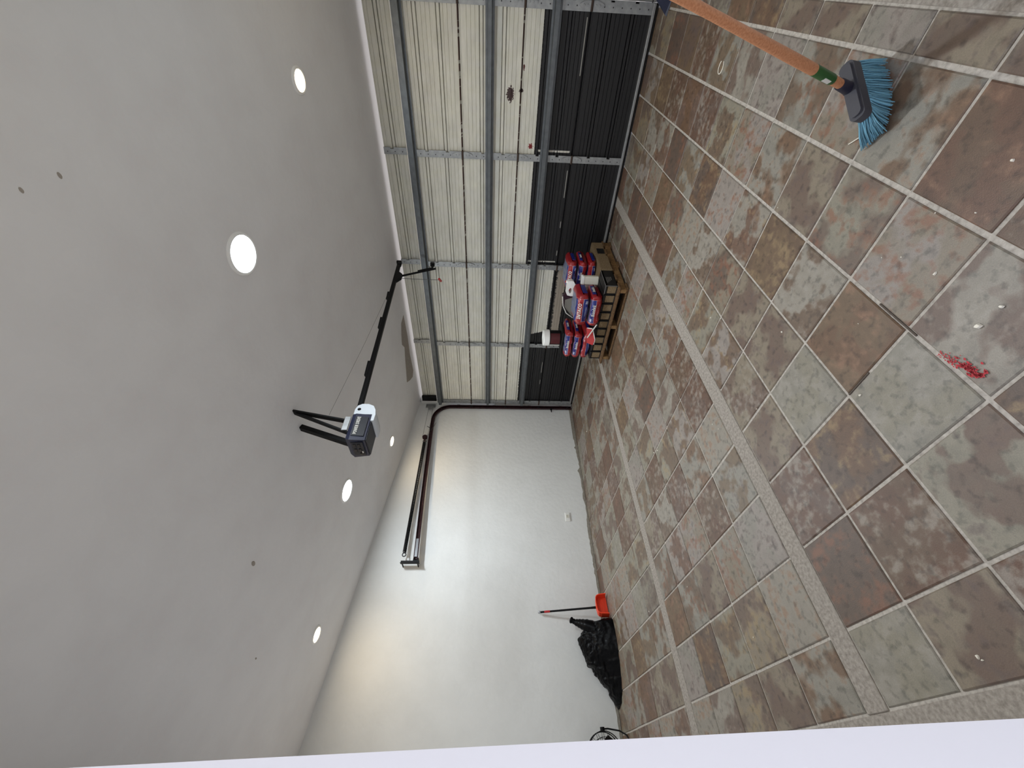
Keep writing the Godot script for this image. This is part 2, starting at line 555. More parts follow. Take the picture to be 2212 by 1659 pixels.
func make_floor() -> void:
	var fl := Node3D.new()
	fl.name = "floor"
	add_child(fl)
	structure(fl)
	var st := new_st()
	box(st, v(-6.9, -0.27, -3.6), v(18.6, 0.5, 17.2))
	obj("grout_bed", st, M.grout, fl)
	# concrete bands between the fields of tile
	var zs := [-10.75, 3.78]
	var band_x := [[1.4, 1.84], [-4.316, -3.978], [-9.664, -9.316]]
	for b in band_x:
		st = new_st()
		box(st, v((b[0] + b[1]) / 2, -0.021, (zs[0] + zs[1]) / 2), v(b[1] - b[0], 0.034, zs[1] - zs[0]), 0.006)
		obj("concrete_band", st, M.band, fl)
	st = new_st()
	box(st, v(-6.85, -0.021, 4.22), v(17.4, 0.034, 0.86), 0.006)
	obj("concrete_band", st, M.band, fl)
	# tiles
	var tex := tile_atlas()
	var tm := mat(Color.WHITE, 0.5)
	tm.albedo_texture = tex[0]
	tm.normal_enabled = true
	tm.normal_texture = tex[1]
	tm.normal_scale = 0.3
	var rng := RandomNumberGenerator.new()
	rng.seed = 9
	var cols := [[1.0, 1.4], [0.0, 1.0], [-1.0, 0.0], [-2.0, -1.0], [-3.0, -2.0], [-3.978, -3.0]]
	for i in 5:
		cols.append([-5.316 - i, -4.316 - i])
	for i in 5:
		cols.append([-10.664 - i, -9.664 - i])
	cols.append([-99.0, -14.664])
	var last := -1
	for j in range(-11, 4):
		for c in cols:
			var z0: float = maxf(j * 1.004, -10.7)
			var z1: float = minf((j + 1) * 1.004, 3.78)
			var x0: float = maxf(c[0], wall_x((z0 + z1) * 0.5) + 0.02)
			var x1: float = c[1]
			var gx := 0.019 if x1 < -0.5 else 0.027
			var gz := rng.randf_range(0.015, 0.024)
			if z1 < z0 or x1 - x0 < 0.1:
				continue
			var k := rng.randi() % (CELLS * CELLS)
			if k == last:
				k = (k + 7) % (CELLS * CELLS)
			last = k
			var turn := rng.randi() % 4
			var dy := rng.randf_range(-0.004, 0.004)
			var ct := v((x0 + x1) / 2, dy, (z0 + z1) / 2)
			var s2 := v(x1 - x0 - gx * 2, 0.06, z1 - z0 - gz * 2)
			var o := obj_mesh("tile", tile_mesh(s2, k, turn), tm, fl)
			o.position = (ct + v(0, -0.03, 0)) * S
			o.rotation = Vector3(rng.randf_range(-0.003, 0.003), 0, rng.randf_range(-0.003, 0.003))
	# joints where the grout is missing
	for q in [[v(-0.99, 0, 0.55), v(-0.99, 0, 1.12)], [v(-1.62, 0, 1.0), v(-1.985, 0, 1.0)]]:
		st = new_st()
		bar(st, q[0] + v(0, -0.013, 0), q[1] + v(0, -0.013, 0), 0.018, 0.012)
		obj("open_joint", st, M.gap, fl)
	# a smear of red paint on a tile near the doorway
	st = new_st()
	var pr := RandomNumberGenerator.new()
	pr.seed = 5
	for i in 150:
		var t := pr.randf()
		var c := Vector2(-0.92 + pr.randfn(0.0, 0.024), 1.42 + t * 0.42)
		c.x += 0.10 * (t - 0.5)
		var r := pr.randf_range(0.003, 0.012) * (0.5 + t)
		var ring := []
		for k in 7:
			var a := TAU * k / 7.0
			ring.append(v(c.x + cos(a) * r * pr.randf_range(0.5, 1.2), 0.0075, c.y + sin(a) * r * 1.8 * pr.randf_range(0.5, 1.2)))
		poly(st, ring, Vector3.UP)
	var sm := obj("paint_smear", st, M.red_paint, fl)
	sm.set_meta("kind", "stuff")
	sm.set_meta("label", "dried smear of red paint on a tile")
func tile_mesh(s: Vector3, k: int, turn: int) -> ArrayMesh:
	var st := new_st()
	var bv := 0.012
	var h := s * 0.5
	var cell := Vector2(k % CELLS, k / CELLS)
	var uvf := func(p: Vector3) -> Vector2:
		var q := Vector2(p.x + 0.5, p.z + 0.5)
		for i in turn:
			q = Vector2(q.y, 1.0 - q.x)
		return (cell + Vector2(0.02, 0.02) + q * 0.96) / float(CELLS)
	var top := [v(-h.x + bv, h.y, -h.z + bv), v(h.x - bv, h.y, -h.z + bv), v(h.x - bv, h.y, h.z - bv), v(-h.x + bv, h.y, h.z - bv)]
	var rim := [v(-h.x, h.y - bv, -h.z), v(h.x, h.y - bv, -h.z), v(h.x, h.y - bv, h.z), v(-h.x, h.y - bv, h.z)]
	poly(st, top, Vector3.UP, top.map(uvf))
	for i in 4:
		var j := (i + 1) % 4
		var f := [top[i], top[j], rim[j], rim[i]]
		poly(st, f, Vector3(rim[i].x + rim[j].x, 0.3, rim[i].z + rim[j].z), f.map(uvf))
		var g := [rim[i], rim[j], rim[j] - v(0, s.y - bv, 0), rim[i] - v(0, s.y - bv, 0)]
		poly(st, g, Vector3(rim[i].x + rim[j].x, 0, rim[i].z + rim[j].z), g.map(uvf))
	st.generate_normals()
	st.generate_tangents()
	return st.commit()

# ---------------------------------------------------------------- garage door
const DX0 := -14.87
const DX1 := 1.06
func door_paint() -> ImageTexture:
	var W := 2048
	var H := 1024
	var img := Image.create(W, H, false, Image.FORMAT_RGB8)
	var white := c8(206, 204, 195)
	var black := c8(19, 19, 21)
	var bare := c8(150, 140, 128)
	img.fill(white)
	var X := func(x: float) -> int: return int((x - DX0) / (DX1 - DX0) * W)
	var Y := func(y: float) -> int: return int((1.0 - y / 8.05) * H)
	# faint grain of old paint
	var nz := noise(0.02, 55, 4)
	var nz2 := noise(0.09, 56, 3)
	for py in H:
		for px in W:
			var f := 1.0 + 0.05 * nz.get_noise_2d(px * 0.35, py) + 0.03 * nz2.get_noise_2d(px * 0.2, py)
			img.set_pixel(px, py, Color(white.r * f, white.g * f, white.b * (f - 0.01 + 0.02 * nz.get_noise_2d(px + 900.0, py * 0.4))))
	# brown dirt along the joints
	for yj in [1.82, 3.6, 5.41, 7.2]:
		for px in W:
			if nz2.get_noise_2d(px * 0.6, yj * 90.0) > -0.32:
				var yy: int = Y.call(yj)
				img.fill_rect(Rect2i(px, yy - 3, 1, 2), c8(132, 106, 96))
				img.fill_rect(Rect2i(px, yy - 1, 1, 3), c8(74, 58, 52))
	# black paint on the lower part with uneven edges
	var e := noise(0.05, 57, 4)
	for px in W:
		var x: float = DX0 + (DX1 - DX0) * px / W
		var wob := e.get_noise_1d(px * 2.0) * 0.02
		var top := 3.05 + wob * 0.6
		if x < -10.9:
			top = 2.97 + wob * 2.0
		elif x < -10.05:
			top = 2.75 + e.get_noise_1d(px * 9.0) * 0.12
			if x > -10.25:
				top -= (x + 10.25) * 3.5
		elif x < -6.72:
			top = 1.90 + wob
		img.fill_rect(Rect2i(px, Y.call(top), 1, H - Y.call(top)), black)
		if x > -10.0 and x < -6.85:
			var a := 1.72 + e.get_noise_1d(px * 3.0) * 0.10 + 0.02 * (x + 8.5)
			var b := 1.36 + e.get_noise_1d(px * 3.0 + 700.0) * 0.05
			img.fill_rect(Rect2i(px, Y.call(a), 1, maxi(Y.call(b) - Y.call(a), 1)), bare)
	# unpainted slivers beside the stiles
	for q in [[-2.66, -2.60, 1.9, 2.95], [-6.60, -6.54, 1.9, 2.98], [0.84, 0.9, 1.2, 2.9]]:
		for px in range(X.call(q[0]), X.call(q[1])):
			var k := e.get_noise_1d(px * 30.0) * 0.05
			img.fill_rect(Rect2i(px, Y.call(q[3] + k), 1, Y.call(q[2] + k) - Y.call(q[3] + k)), c8(196, 192, 182))
	# blots of dark and red primer
	for q in [[-1.14, 3.92, 0.22, 0.12, c8(52, 30, 28)], [-1.04, 3.6, 0.07, 0.06, c8(44, 28, 27)], [-0.47, 3.55, 0.08, 0.03, c8(84, 34, 32)], [-2.52, 3.2, 0.09, 0.08, c8(120, 22, 24)]]:
		for px in range(X.call(q[0] - q[2] * 1.3), X.call(q[0] + q[2] * 1.3)):
			for py in range(Y.call(q[1] + q[3] * 1.3), Y.call(q[1] - q[3] * 1.3)):
				var d := Vector2((DX0 + (DX1 - DX0) * px / W - q[0]) / q[2], ((1.0 - float(py) / H) * 8.05 - q[1]) / q[3])
				if d.length() < 0.85 + 0.5 * nz2.get_noise_2d(px * 1.5, py * 1.5):
					img.set_pixel(px, py, q[4])
	# thin pale grey streaks along the lowest joint
	for q in [[-5.2, 0.25], [-4.1, 0.9], [-6.3, 0.2], [-0.6, 1.3], [-12.6, 0.7], [-13.4, 0.3], [-3.6, 0.08]]:
		img.fill_rect(Rect2i(X.call(q[0]), Y.call(1.90), X.call(q[0] + q[1]) - X.call(q[0]), 3), c8(150, 148, 142))
	return ImageTexture.create_from_image(img)
func section_profile(y0: float, y1: float, z: float, ribs: Array) -> Array:
	var p := [Vector2(y0, z - 0.09), Vector2(y0 + 0.022, z - 0.08), Vector2(y0 + 0.028, z + 0.022), Vector2(y0 + 0.052, z + 0.022), Vector2(y0 + 0.07, z)]
	var marks := []
	for r in ribs:
		marks.append([y0 + r, true])
	var y := y0 + 0.17
	while y < y1 - 0.12:
		var near := false
		for r in ribs:
			if absf(y - (y0 + r)) < 0.12:
				near = true
		if not near:
			marks.append([y, false])
		y += 0.118
	marks.sort_custom(func(a, b): return a[0] < b[0])
	for m in marks:
		if m[1]:
			p.append_array([Vector2(m[0] - 0.068, z), Vector2(m[0] - 0.056, z - 0.07), Vector2(m[0] - 0.044, z - 0.07), Vector2(m[0] - 0.036, z + 0.008), Vector2(m[0] + 0.036, z + 0.008), Vector2(m[0] + 0.044, z - 0.07), Vector2(m[0] + 0.056, z - 0.07), Vector2(m[0] + 0.068, z)])
		else:
			p.append_array([Vector2(m[0] - 0.008, z), Vector2(m[0], z - 0.014), Vector2(m[0] + 0.008, z)])
	p.append_array([Vector2(y1 - 0.06, z), Vector2(y1 - 0.05, z + 0.016), Vector2(y1 - 0.028, z + 0.016), Vector2(y1 - 0.022, z - 0.08), Vector2(y1, z - 0.09)])
	return p
func make_garage_door() -> void:
	var t := thing("garage_door", "wide ribbed metal garage door, cream above and painted black below", "garage door", v(-6.9, 0, DOOR_Z))
	var off := v(-6.9, 0, DOOR_Z)
	var dm := mat(Color.WHITE, 0.5)
	dm.albedo_texture = door_paint()
	dm.texture_repeat = false
	var uvf := func(p: Vector3) -> Vector2: return Vector2((p.x - DX0) / (DX1 - DX0), 1.0 - p.y / 8.05)
	var rows := [[0.12, 1.82, DOOR_Z], [1.82, 3.6, DOOR_Z], [3.6, 5.41, DOOR_Z], [5.41, 7.2, DOOR_Z], [7.22, 8.0, DOOR_Z - 0.13]]
	var stiles := [-14.74, -10.82, -6.79, -2.84, 0.94]
	for i in rows.size():
		var r = rows[i]
		var st := new_st()
		var prof := section_profile(r[0], r[1], r[2], [0.54, 1.18] if i < 4 else [0.42])
		pull_x(st, prof, DX0, DX1, uvf)
		# outer skin and ends
		var zb: float = r[2] - 0.12
		for f in [[v(DX0, r[0], zb), v(DX1, r[0], zb), v(DX1, r[1], zb), v(DX0, r[1], zb), Vector3.FORWARD], [v(DX0, r[1], zb), v(DX1, r[1], zb), v(DX1, r[1], r[2] - 0.09), v(DX0, r[1], r[2] - 0.09), Vector3.UP], [v(DX0, r[0], zb), v(DX1, r[0], zb), v(DX1, r[0], r[2] - 0.09), v(DX0, r[0], r[2] - 0.09), Vector3.DOWN], [v(DX0, r[0], zb), v(DX0, r[1], zb), v(DX0, r[1], r[2]), v(DX0, r[0], r[2]), Vector3.LEFT], [v(DX1, r[0], zb), v(DX1, r[1], zb), v(DX1, r[1], r[2]), v(DX1, r[0], r[2]), Vector3.RIGHT]]:
			var p: Array = f.slice(0, 4)
			poly(st, p, f[4], p.map(uvf))
		var sec := obj("section", st, dm, t)
		sec.position = -off * S
		for k in stiles.size():
			var sx: float = stiles[k]
			st = new_st()
			var w := 0.21
			if k == 0 or k == 4:
				w = 0.26
			var y0: float = r[0] + 0.02
			var y1: float = r[1] - 0.02
			# a folded channel: flat face with two flanges and punched notches down one edge
			var outl := [Vector2(-w / 2, y0)]
			outl.append(Vector2(w / 2, y0))
			var yn: float = y0 + 0.42
			while yn < y1 - 0.12:
				outl.append_array([Vector2(w / 2, yn), Vector2(w / 2 - 0.05, yn), Vector2(w / 2 - 0.05, yn + 0.1), Vector2(w / 2, yn + 0.1)])
				yn += 0.66
			outl.append_array([Vector2(w / 2, y1), Vector2(-w / 2, y1)])
			prism(st, outl, 0.014, Transform3D(Basis(), v(sx, 0, r[2] + 0.075)))
			box(st, v(sx - w / 2 + 0.006, (y0 + y1) / 2, r[2] + 0.035), v(0.012, y1 - y0, 0.07))
			box(st, v(sx + w / 2 - 0.06, (y0 + y1) / 2, r[2] + 0.035), v(0.012, y1 - y0, 0.07))
			var sp := obj("stile", st, M.galv, sec)
			sp.set_meta("label", "galvanised upright")
			st = new_st()
			var yr: float = y0 + 0.14
			while yr < y1:
				lathe(st, [Vector2(0.016, 0.0), Vector2(0.012, 0.01), Vector2(0.0, 0.012)], 8, Transform3D(Basis(Vector3.RIGHT, PI / 2), v(sx - 0.02, yr, r[2] + 0.082)))
				yr += 0.24
			obj("rivets", st, M.dark_steel, sec).set_meta("kind", "stuff")
	# hinges over the joints
	for y in [1.82, 3.6, 5.41]:
		for k in stiles.size():
			var sx: float = stiles[k]
			var st := new_st()
			var o1 := []
			for q in [[0.03, 0.095], [0.15, 0.095], [0.27, 0.055], [0.33, 0.02], [0.33, -0.02], [0.27, -0.055], [0.15, -0.095], [0.03, -0.095]]:
				o1.append(Vector2(q[1], q[0]))
			prism(st, o1, 0.03, Transform3D(Basis(), v(sx, y, DOOR_Z + 0.097)))
			prism(st, o1.map(func(p): return Vector2(p.x, -p.y)), 0.03, Transform3D(Basis(), v(sx, y, DOOR_Z + 0.097)))
			for q in [0.11, 0.21, -0.11, -0.21]:
				lathe(st, [Vector2(0.024, 0.0), Vector2(0.02, 0.014), Vector2(0.0, 0.018)], 8, Transform3D(Basis(Vector3.RIGHT, PI / 2), v(sx, y + q, DOOR_Z + 0.112)))
			var hg := obj("hinge", st, M.galv, t)
			hg.position = -off * S
			st = new_st()
			tube(st, [v(sx - 0.125, y, DOOR_Z + 0.11), v(sx + 0.125, y, DOOR_Z + 0.11)], 0.034, 10)
			obj("hinge_pin", st, M.rust, hg)
	# stiffening struts across the door
	for q in [[7.04, 0.19, 0.17], [4.54, 0.15, 0.15], [2.74, 0.17, 0.15]]:
		var st := new_st()
		var h: float = q[1]
		var d: float = q[2]
		var z := DOOR_Z + 0.09
		var pr := [Vector2(-h / 2 - 0.05, 0), Vector2(-h / 2 + 0.02, 0.0), Vector2(-h / 2 + 0.035, d), Vector2(-0.02, d), Vector2(0.0, d - 0.025), Vector2(0.02, d), Vector2(h / 2 - 0.035, d), Vector2(h / 2 - 0.02, 0.0), Vector2(h / 2 + 0.05, 0), Vector2(h / 2 + 0.05, 0.012), Vector2(h / 2 - 0.008, 0.012), Vector2(h / 2 - 0.025, d + 0.012), Vector2(-h / 2 + 0.025, d + 0.012), Vector2(-h / 2 + 0.008, 0.012), Vector2(-h / 2 - 0.05, 0.012)]
		# profile runs along x: local x is up, local y is towards the room
		prism(st, pr, DX1 - DX0 - 0.08, Transform3D(Basis(Vector3.UP, Vector3.BACK, Vector3.RIGHT), v((DX0 + DX1) / 2, q[0], z)))
		var s := obj("strut", st, M.strut, t)
		s.position = -off * S
	var st := new_st()
	box(st, v((DX0 + DX1) / 2, 0.125, DOOR_Z + 0.03), v(DX1 - DX0, 0.075, 0.12), 0.012)
	obj("bottom_rail", st, M.galv, t).position = -off * S
	st = new_st()
	tube(st, [v(DX0, 0.045, DOOR_Z + 0.0), v(DX1, 0.045, DOOR_Z + 0.0)], 0.045, 10)
	obj("bottom_seal", st, M.rubber, t).position = -off * S
	# dark end box of the fixed top panel
	st = new_st()
	box(st, v(-14.62, 7.62, DOOR_Z - 0.02), v(0.34, 0.74, 0.14), 0.02)
	var eb := obj("end_cap", st, M.black_metal, t)
	eb.position = -off * S

# ---------------------------------------------------------------- tracks, spring and opener
func track_path(x: float) -> Array:
	var p := [v(x, 0.06, -10.40), v(x, 3.0, -10.39), v(x, 6.3, -10.38)]
	var cz := -9.50
	var cy := 6.42
	var r := 0.90
	for k in range(1, 12):
		var a := PI / 2 * k / 12.0
		p.append(v(x, cy + r * sin(a), cz - 0.88 * cos(a)))
	p.append_array([v(x, 7.33, -9.3), v(x, 7.32, -8.0), v(x, 7.27, -5.0), v(x, 7.19, -2.35)])
	return p
func channel(st: SurfaceTool, path: Array, prof: Array) -> void:
	# prof in (sideways x, outward) coordinates; the path lies in a plane of constant x
	var rings := []
	for i in path.size():
		var t: Vector3 = (path[mini(i + 1, path.size() - 1)] - path[maxi(i - 1, 0)]).normalized()
		var nrm := t.cross(Vector3.RIGHT).normalized()
		var ring := []
		for q in prof:
			ring.append(path[i] + Vector3.RIGHT * q.x + nrm * q.y)
		rings.append(ring)
	for i in path.size() - 1:
		var c: Vector3 = (path[i] + path[i + 1]) * 0.5
		for k in prof.size():
			var k2: int = (k + 1) % prof.size()
			var e: Vector2 = prof[k2] - prof[k]
			var t: Vector3 = (path[i + 1] - path[i]).normalized()
			var nrm := t.cross(Vector3.RIGHT).normalized()
			poly(st, [rings[i][k], rings[i][k2], rings[i + 1][k2], rings[i + 1][k]], Vector3.RIGHT * e.y - nrm * e.x)
	poly(st, rings[0], path[0] - path[1])
	poly(st, rings[-1], path[-1] - path[-2])
func make_track(x: float, label: String, full: bool) -> void:
	var t := thing("door_track", label, "door track", v(x, 0, -10.4))
	var off := v(x, 0, -10.4)
	var path := track_path(x)
	if not full:
		path = path.slice(0, 12)
	var st := new_st()
	var sg := 1.0 if x < -5 else -1.0
	var c := [Vector2(-0.05, -0.085), Vector2(0.05, -0.085), Vector2(0.05, -0.06), Vector2(-0.032, -0.07), Vector2(-0.032, 0.07), Vector2(0.05, 0.06), Vector2(0.05, 0.085), Vector2(-0.05, 0.085)]
	channel(st, path, c.map(func(p): return Vector2(p.x * sg, p.y)))
	obj("rail", st, M.track, t).position = -off * S
	for y in [0.6, 2.3, 4.2, 6.1]:
		st = new_st()
		box(st, v(x - sg * 0.1, y, -10.44), v(0.13, 0.16, 0.03), 0.005)
		box(st, v(x - sg * 0.15, y, -10.55), v(0.03, 0.16, 0.26), 0.005)
		obj("bracket", st, M.galv, t).position = -off * S
	for y in [0.25, 1.82, 3.6, 5.41, 6.95]:
		st = new_st()
		var z := -10.4
		if y > 6.5:
			z = -10.15
		tube(st, [v(x + sg * 0.14, y, z), v(x + sg * 0.02, y, z)], 0.016, 8)
		lathe(st, [Vector2(0.0, -0.03), Vector2(0.065, -0.03), Vector2(0.055, 0.0), Vector2(0.065, 0.03), Vector2(0.0, 0.03)], 14, Transform3D(Basis(Vector3.BACK, PI / 2), v(x, y, z)))
		obj("roller", st, M.dark_steel, t).position = -off * S
	if full:
		# pale unpainted end of the rail, stop tab and the end bracket that carries the spring
		st = new_st()
		bar(st, v(x + 0.03, 7.215, -3.15), v(x + 0.03, 7.195, -2.42), 0.02, 0.10)
		obj("bare_end", st, M.steel, t).position = -off * S
		st = new_st()
		bar(st, v(x - 0.02, 7.36, -8.9), v(x + 0.06, 7.56, -8.98), 0.05, 0.02)
		obj("tab", st, M.black_metal, t).position = -off * S
		st = new_st()
		box(st, v(x - 0.05, 7.4, -2.24), v(0.03, 0.72, 0.12), 0.006)
		box(st, v(x + 0.01, 7.4, -2.18), v(0.13, 0.72, 0.025), 0.006)
		prism(st, [Vector2(-2.5, 7.12), Vector2(-2.18, 7.02), Vector2(-2.18, 7.2), Vector2(-2.3, 7.3), Vector2(-2.5, 7.28)], 0.03, Transform3D(Basis(Vector3.BACK, Vector3.UP, Vector3.LEFT), v(x - 0.06, 0, 0)))
		bar(st, v(x - 0.05, 7.1, -2.2), v(wall_x(-2.2), 7.1, -2.2), 0.06, 0.03)
		bar(st, v(x - 0.05, 7.7, -2.2), v(wall_x(-2.2), 7.7, -2.2), 0.06, 0.03)
		obj("end_bracket", st, M.black_metal, t).position = -off * S
		# sheave bracket at the corner
		st = new_st()
		box(st, v(x - 0.02, 7.55, -10.42), v(0.04, 0.5, 0.26), 0.01)
		lathe(st, [Vector2(0.0, -0.03), Vector2(0.14, -0.03), Vector2(0.10, 0.0), Vector2(0.14, 0.03), Vector2(0.0, 0.03)], 20, Transform3D(Basis(Vector3.BACK, PI / 2), v(x + 0.05, 7.52, -10.22)))
		obj("sheave", st, M.galv, t).position = -off * S
func make_spring() -> void:
	var x := -15.02
	var t := thing("extension_spring", "long black coil spring stretched along the top of the white side wall", "spring", v(x, 7.6, -2.5))
	var off := v(x, 7.6, -2.5)
	var a := v(x, 7.585, -8.02)
	var b := v(x, 7.67, -2.62)
	var st := new_st()
	var pts := []
	var turns := 108
	var per := 9
	for i in turns * per + 1:
		var k := float(i) / (turns * per)
		var an := TAU * i / per
		pts.append(a.lerp(b, k) + v(cos(an), sin(an), 0) * 0.062)
	tube(st, pts, 0.0185, 5)
	obj("coil", st, M.black_metal, t).position = -off * S
	for e in [[b, 1.0], [a, -1.0]]:
		st = new_st()
		var ring := []
		for k in 15:
			var an := TAU * k / 15
			ring.append(e[0] + v(0, cos(an) * 0.07, e[1] * 0.09 + sin(an) * 0.07))
		tube(st, ring, 0.02, 7, false, true)
		tube(st, [e[0] + v(0, -0.06, 0), e[0] + v(0, 0.06, 0)], 0.03, 8)
		obj("end_hook", st, M.dark_steel, t).position = -off * S
	st = new_st()
	lathe(st, [Vector2(0.0, -0.045), Vector2(0.125, -0.045), Vector2(0.09, 0.0), Vector2(0.125, 0.045), Vector2(0.0, 0.045)], 24, Transform3D(Basis(Vector3.BACK, PI / 2), v(x, 7.6, -8.36)))
	box(st, v(x, 7.59, -8.22), v(0.12, 0.06, 0.24), 0.015)
	obj("pulley", st, M.track, t).position = -off * S
	st = new_st()
	tube(st, [v(x, 7.72, -8.36), v(x + 0.05, 7.64, -10.2)], 0.007, 5)
	tube(st, [v(x, 7.48, -8.4), v(x + 0.03, 7.42, -9.3), v(x + 0.06, 7.43, -10.2)], 0.007, 5)
	tube(st, [v(x + 0.1, 7.42, -8.6), v(x + 0.13, 7.25, -8.9), v(x + 0.14, 7.12, -9.2), v(x + 0.12, 7.2, -9.0), v(x + 0.1, 7.32, -8.7)], 0.006, 5)
	obj("cable", st, M.wire, t).position = -off * S
func text_mesh(s: String, height: float, m: Material, parent: Node, xf: Transform3D, stretch := 1.0) -> void:
	var f := SystemFont.new()
	f.font_names = PackedStringArray(["Droid Sans"])
	f.font_weight = 700
	var tm := TextMesh.new()
	tm.text = s
	tm.font = f
	tm.font_size = 32
	tm.pixel_size = height * S / 24.0
	tm.depth = 0.004 * S
	tm.curve_step = 3.0
	var o := obj_mesh("lettering", tm, m, parent)
	o.transform = Transform3D(xf.basis.scaled_local(v(stretch, 1, 1)), xf.origin * S)
func make_opener() -> void:
	var t := thing("garage_door_opener", "navy garage door opener motor hung from the ceiling with long black rail", "door opener", v(-6.75, 7.5, -2.0))
	var off := v(-6.75, 7.5, -2.0)
	var place := func(o: Node3D) -> Node3D:
		o.position = -off * S
		return o
	# housing: navy box, slightly wider at the top, with a sunken dark panel on the side and the button panel at the back
	var st := new_st()
	hexa(st, [v(-7.06, 7.26, -1.62), v(-6.44, 7.26, -1.62), v(-6.44, 7.26, -2.4), v(-7.06, 7.26, -2.4)], [v(-7.1, 7.62, -1.6), v(-6.4, 7.62, -1.6), v(-6.4, 7.62, -2.4), v(-7.1, 7.62, -2.4)])
	hexa(st, [v(-7.1, 7.62, -1.6), v(-6.4, 7.62, -1.6), v(-6.4, 7.62, -2.4), v(-7.1, 7.62, -2.4)], [v(-7.05, 7.72, -1.66), v(-6.45, 7.72, -1.66), v(-6.45, 7.72, -2.4), v(-7.05, 7.72, -2.4)])
	var hs: Node3D = place.call(obj("motor_housing", st, M.navy, t))
	st = new_st()
	hexa(st, [v(-6.424, 7.31, -1.72), v(-6.412, 7.31, -1.72), v(-6.412, 7.31, -2.3), v(-6.424, 7.31, -2.3)], [v(-6.4, 7.6, -1.72), v(-6.385, 7.6, -1.72), v(-6.385, 7.6, -2.3), v(-6.4, 7.6, -2.3)])
	obj("side_panel", st, M.navy_dark, hs)
	st = new_st()
	box(st, v(-6.75, 7.46, -1.6), v(0.5, 0.28, 0.03), 0.01)
	obj("control_panel", st, M.navy_dark, hs)
	for q in [[-6.62, 7.52, 0.13, 0.07], [-6.8, 7.52, 0.13, 0.07], [-6.62, 7.42, 0.13, 0.07], [-6.8, 7.42, 0.13, 0.07]]:
		st = new_st()
		box(st, v(q[0], q[1], -1.58), v(q[2], q[3], 0.02), 0.008)
		obj("button", st, M.dark_steel, hs)
	st = new_st()
	lathe(st, [Vector2(0.05, 0.0), Vector2(0.045, 0.02), Vector2(0.0, 0.024)], 16, Transform3D(Basis(Vector3.RIGHT, PI / 2), v(-6.92, 7.4, -1.58)))
	obj("dial", st, M.dark_steel, hs)
	st = new_st()
	box(st, v(-6.85, 7.37, -1.575), v(0.07, 0.03, 0.02), 0.004)
	obj("sticker", st, M.print_white, hs)
	st = new_st()
	box(st, v(-6.75, 7.245, -2.0), v(0.58, 0.03, 0.74), 0.01)
	obj("bottom_cover", st, M.navy_dark, hs)
	text_mesh("POWER DRIVE", 0.085, M.print_white, hs, Transform3D(Basis(Vector3.FORWARD, Vector3.UP, Vector3.RIGHT) * Basis(Vector3.RIGHT, 0.05), v(-6.382, 7.52, -2.02)), 0.72)
	# light lens at the front, rounded below
	st = new_st()
	var o := []
	for q in [[-2.4, 7.7], [-2.56, 7.7], [-2.68, 7.66], [-2.74, 7.56], [-2.74, 7.4], [-2.68, 7.27], [-2.55, 7.2], [-2.4, 7.17], [-2.2, 7.18], [-2.2, 7.25], [-2.4, 7.25]]:
		o.append(Vector2(q[0], q[1]))
	prism(st, o, 0.66, Transform3D(Basis(Vector3.BACK, Vector3.UP, Vector3.LEFT), v(-6.75, 0, 0)), true)
	place.call(obj("light_lens", st, M.lens, t))
	st = new_st()
	lathe(st, [Vector2(0.045, 0.0), Vector2(0.04, 0.006), Vector2(0.0, 0.006)], 16, Transform3D(Basis(Vector3.BACK, -PI / 2), v(-6.418, 7.6, -2.56)))
	place.call(obj("vent_hole", st, M.black_metal, t))
	# rail to the door header, with its brackets
	var r0 := v(-6.74, 7.72, -2.6)
	var r1 := v(-6.74, 8.0, -10.42)
	st = new_st()
	bar(st, r0, r1, 0.11, 0.13, Vector3.UP, 0.012)
	for i in 60:
		var p := r0.lerp(r1, 0.01 + i * 0.0055)
		box(st, p + v(0.056, 0.03, 0), v(0.01, 0.03, 0.02))
	place.call(obj("rail", st, M.black_metal, t))
	for k in [[0.18, 0.27], [0.46, 0.545], [0.67, 0.74]]:
		st = new_st()
		var a := r0.lerp(r1, k[0])
		var b := r0.lerp(r1, k[1])
		prism(st, [Vector2(a.z, a.y + 0.06), Vector2(a.z - 0.1, a.y + 0.13), Vector2(b.z, b.y + 0.14), Vector2(b.z, b.y + 0.06)], 0.03, Transform3D(Basis(Vector3.BACK, Vector3.UP, Vector3.LEFT), v(-6.74, 0, 0)))
		place.call(obj("rail_clip", st, M.black_metal, t))
	st = new_st()
	box(st, v(-6.74, 8.02, -10.47), v(0.16, 0.18, 0.1), 0.012)
	box(st, v(-6.74, 7.98, -10.36), v(0.14, 0.13, 0.22), 0.012)
	place.call(obj("header_bracket", st, M.black_metal, t))
	st = new_st()
	hexa(st, [v(-6.79, 7.74, -9.3), v(-6.69, 7.74, -9.3), v(-6.69, 7.74, -9.55), v(-6.79, 7.74, -9.55)], [v(-6.8, 7.92, -9.05), v(-6.68, 7.92, -9.05), v(-6.68, 7.92, -9.75), v(-6.8, 7.92, -9.75)])
	place.call(obj("trolley", st, M.black_metal, t))
	# arm down to the top section of the door
	st = new_st()
	bar(st, v(-6.74, 7.74, -9.5), v(-6.74, 6.56, -10.1), 0.03, 0.075, Vector3.RIGHT, 0.006)
	bar(st, v(-6.71, 7.2, -9.78), v(-6.71, 6.7, -10.04), 0.03, 0.11, Vector3.RIGHT, 0.006)
	tube(st, [v(-6.74, 6.72, -10.02), v(-6.74, 6.69, -10.14), v(-6.76, 6.71, -10.28), v(-6.79, 6.74, -10.46)], 0.036, 8)
	box(st, v(-6.79, 6.74, -10.48), v(0.14, 0.16, 0.1), 0.01)
	place.call(obj("arm", st, M.black_metal, t))
	# release cord
	st = new_st()
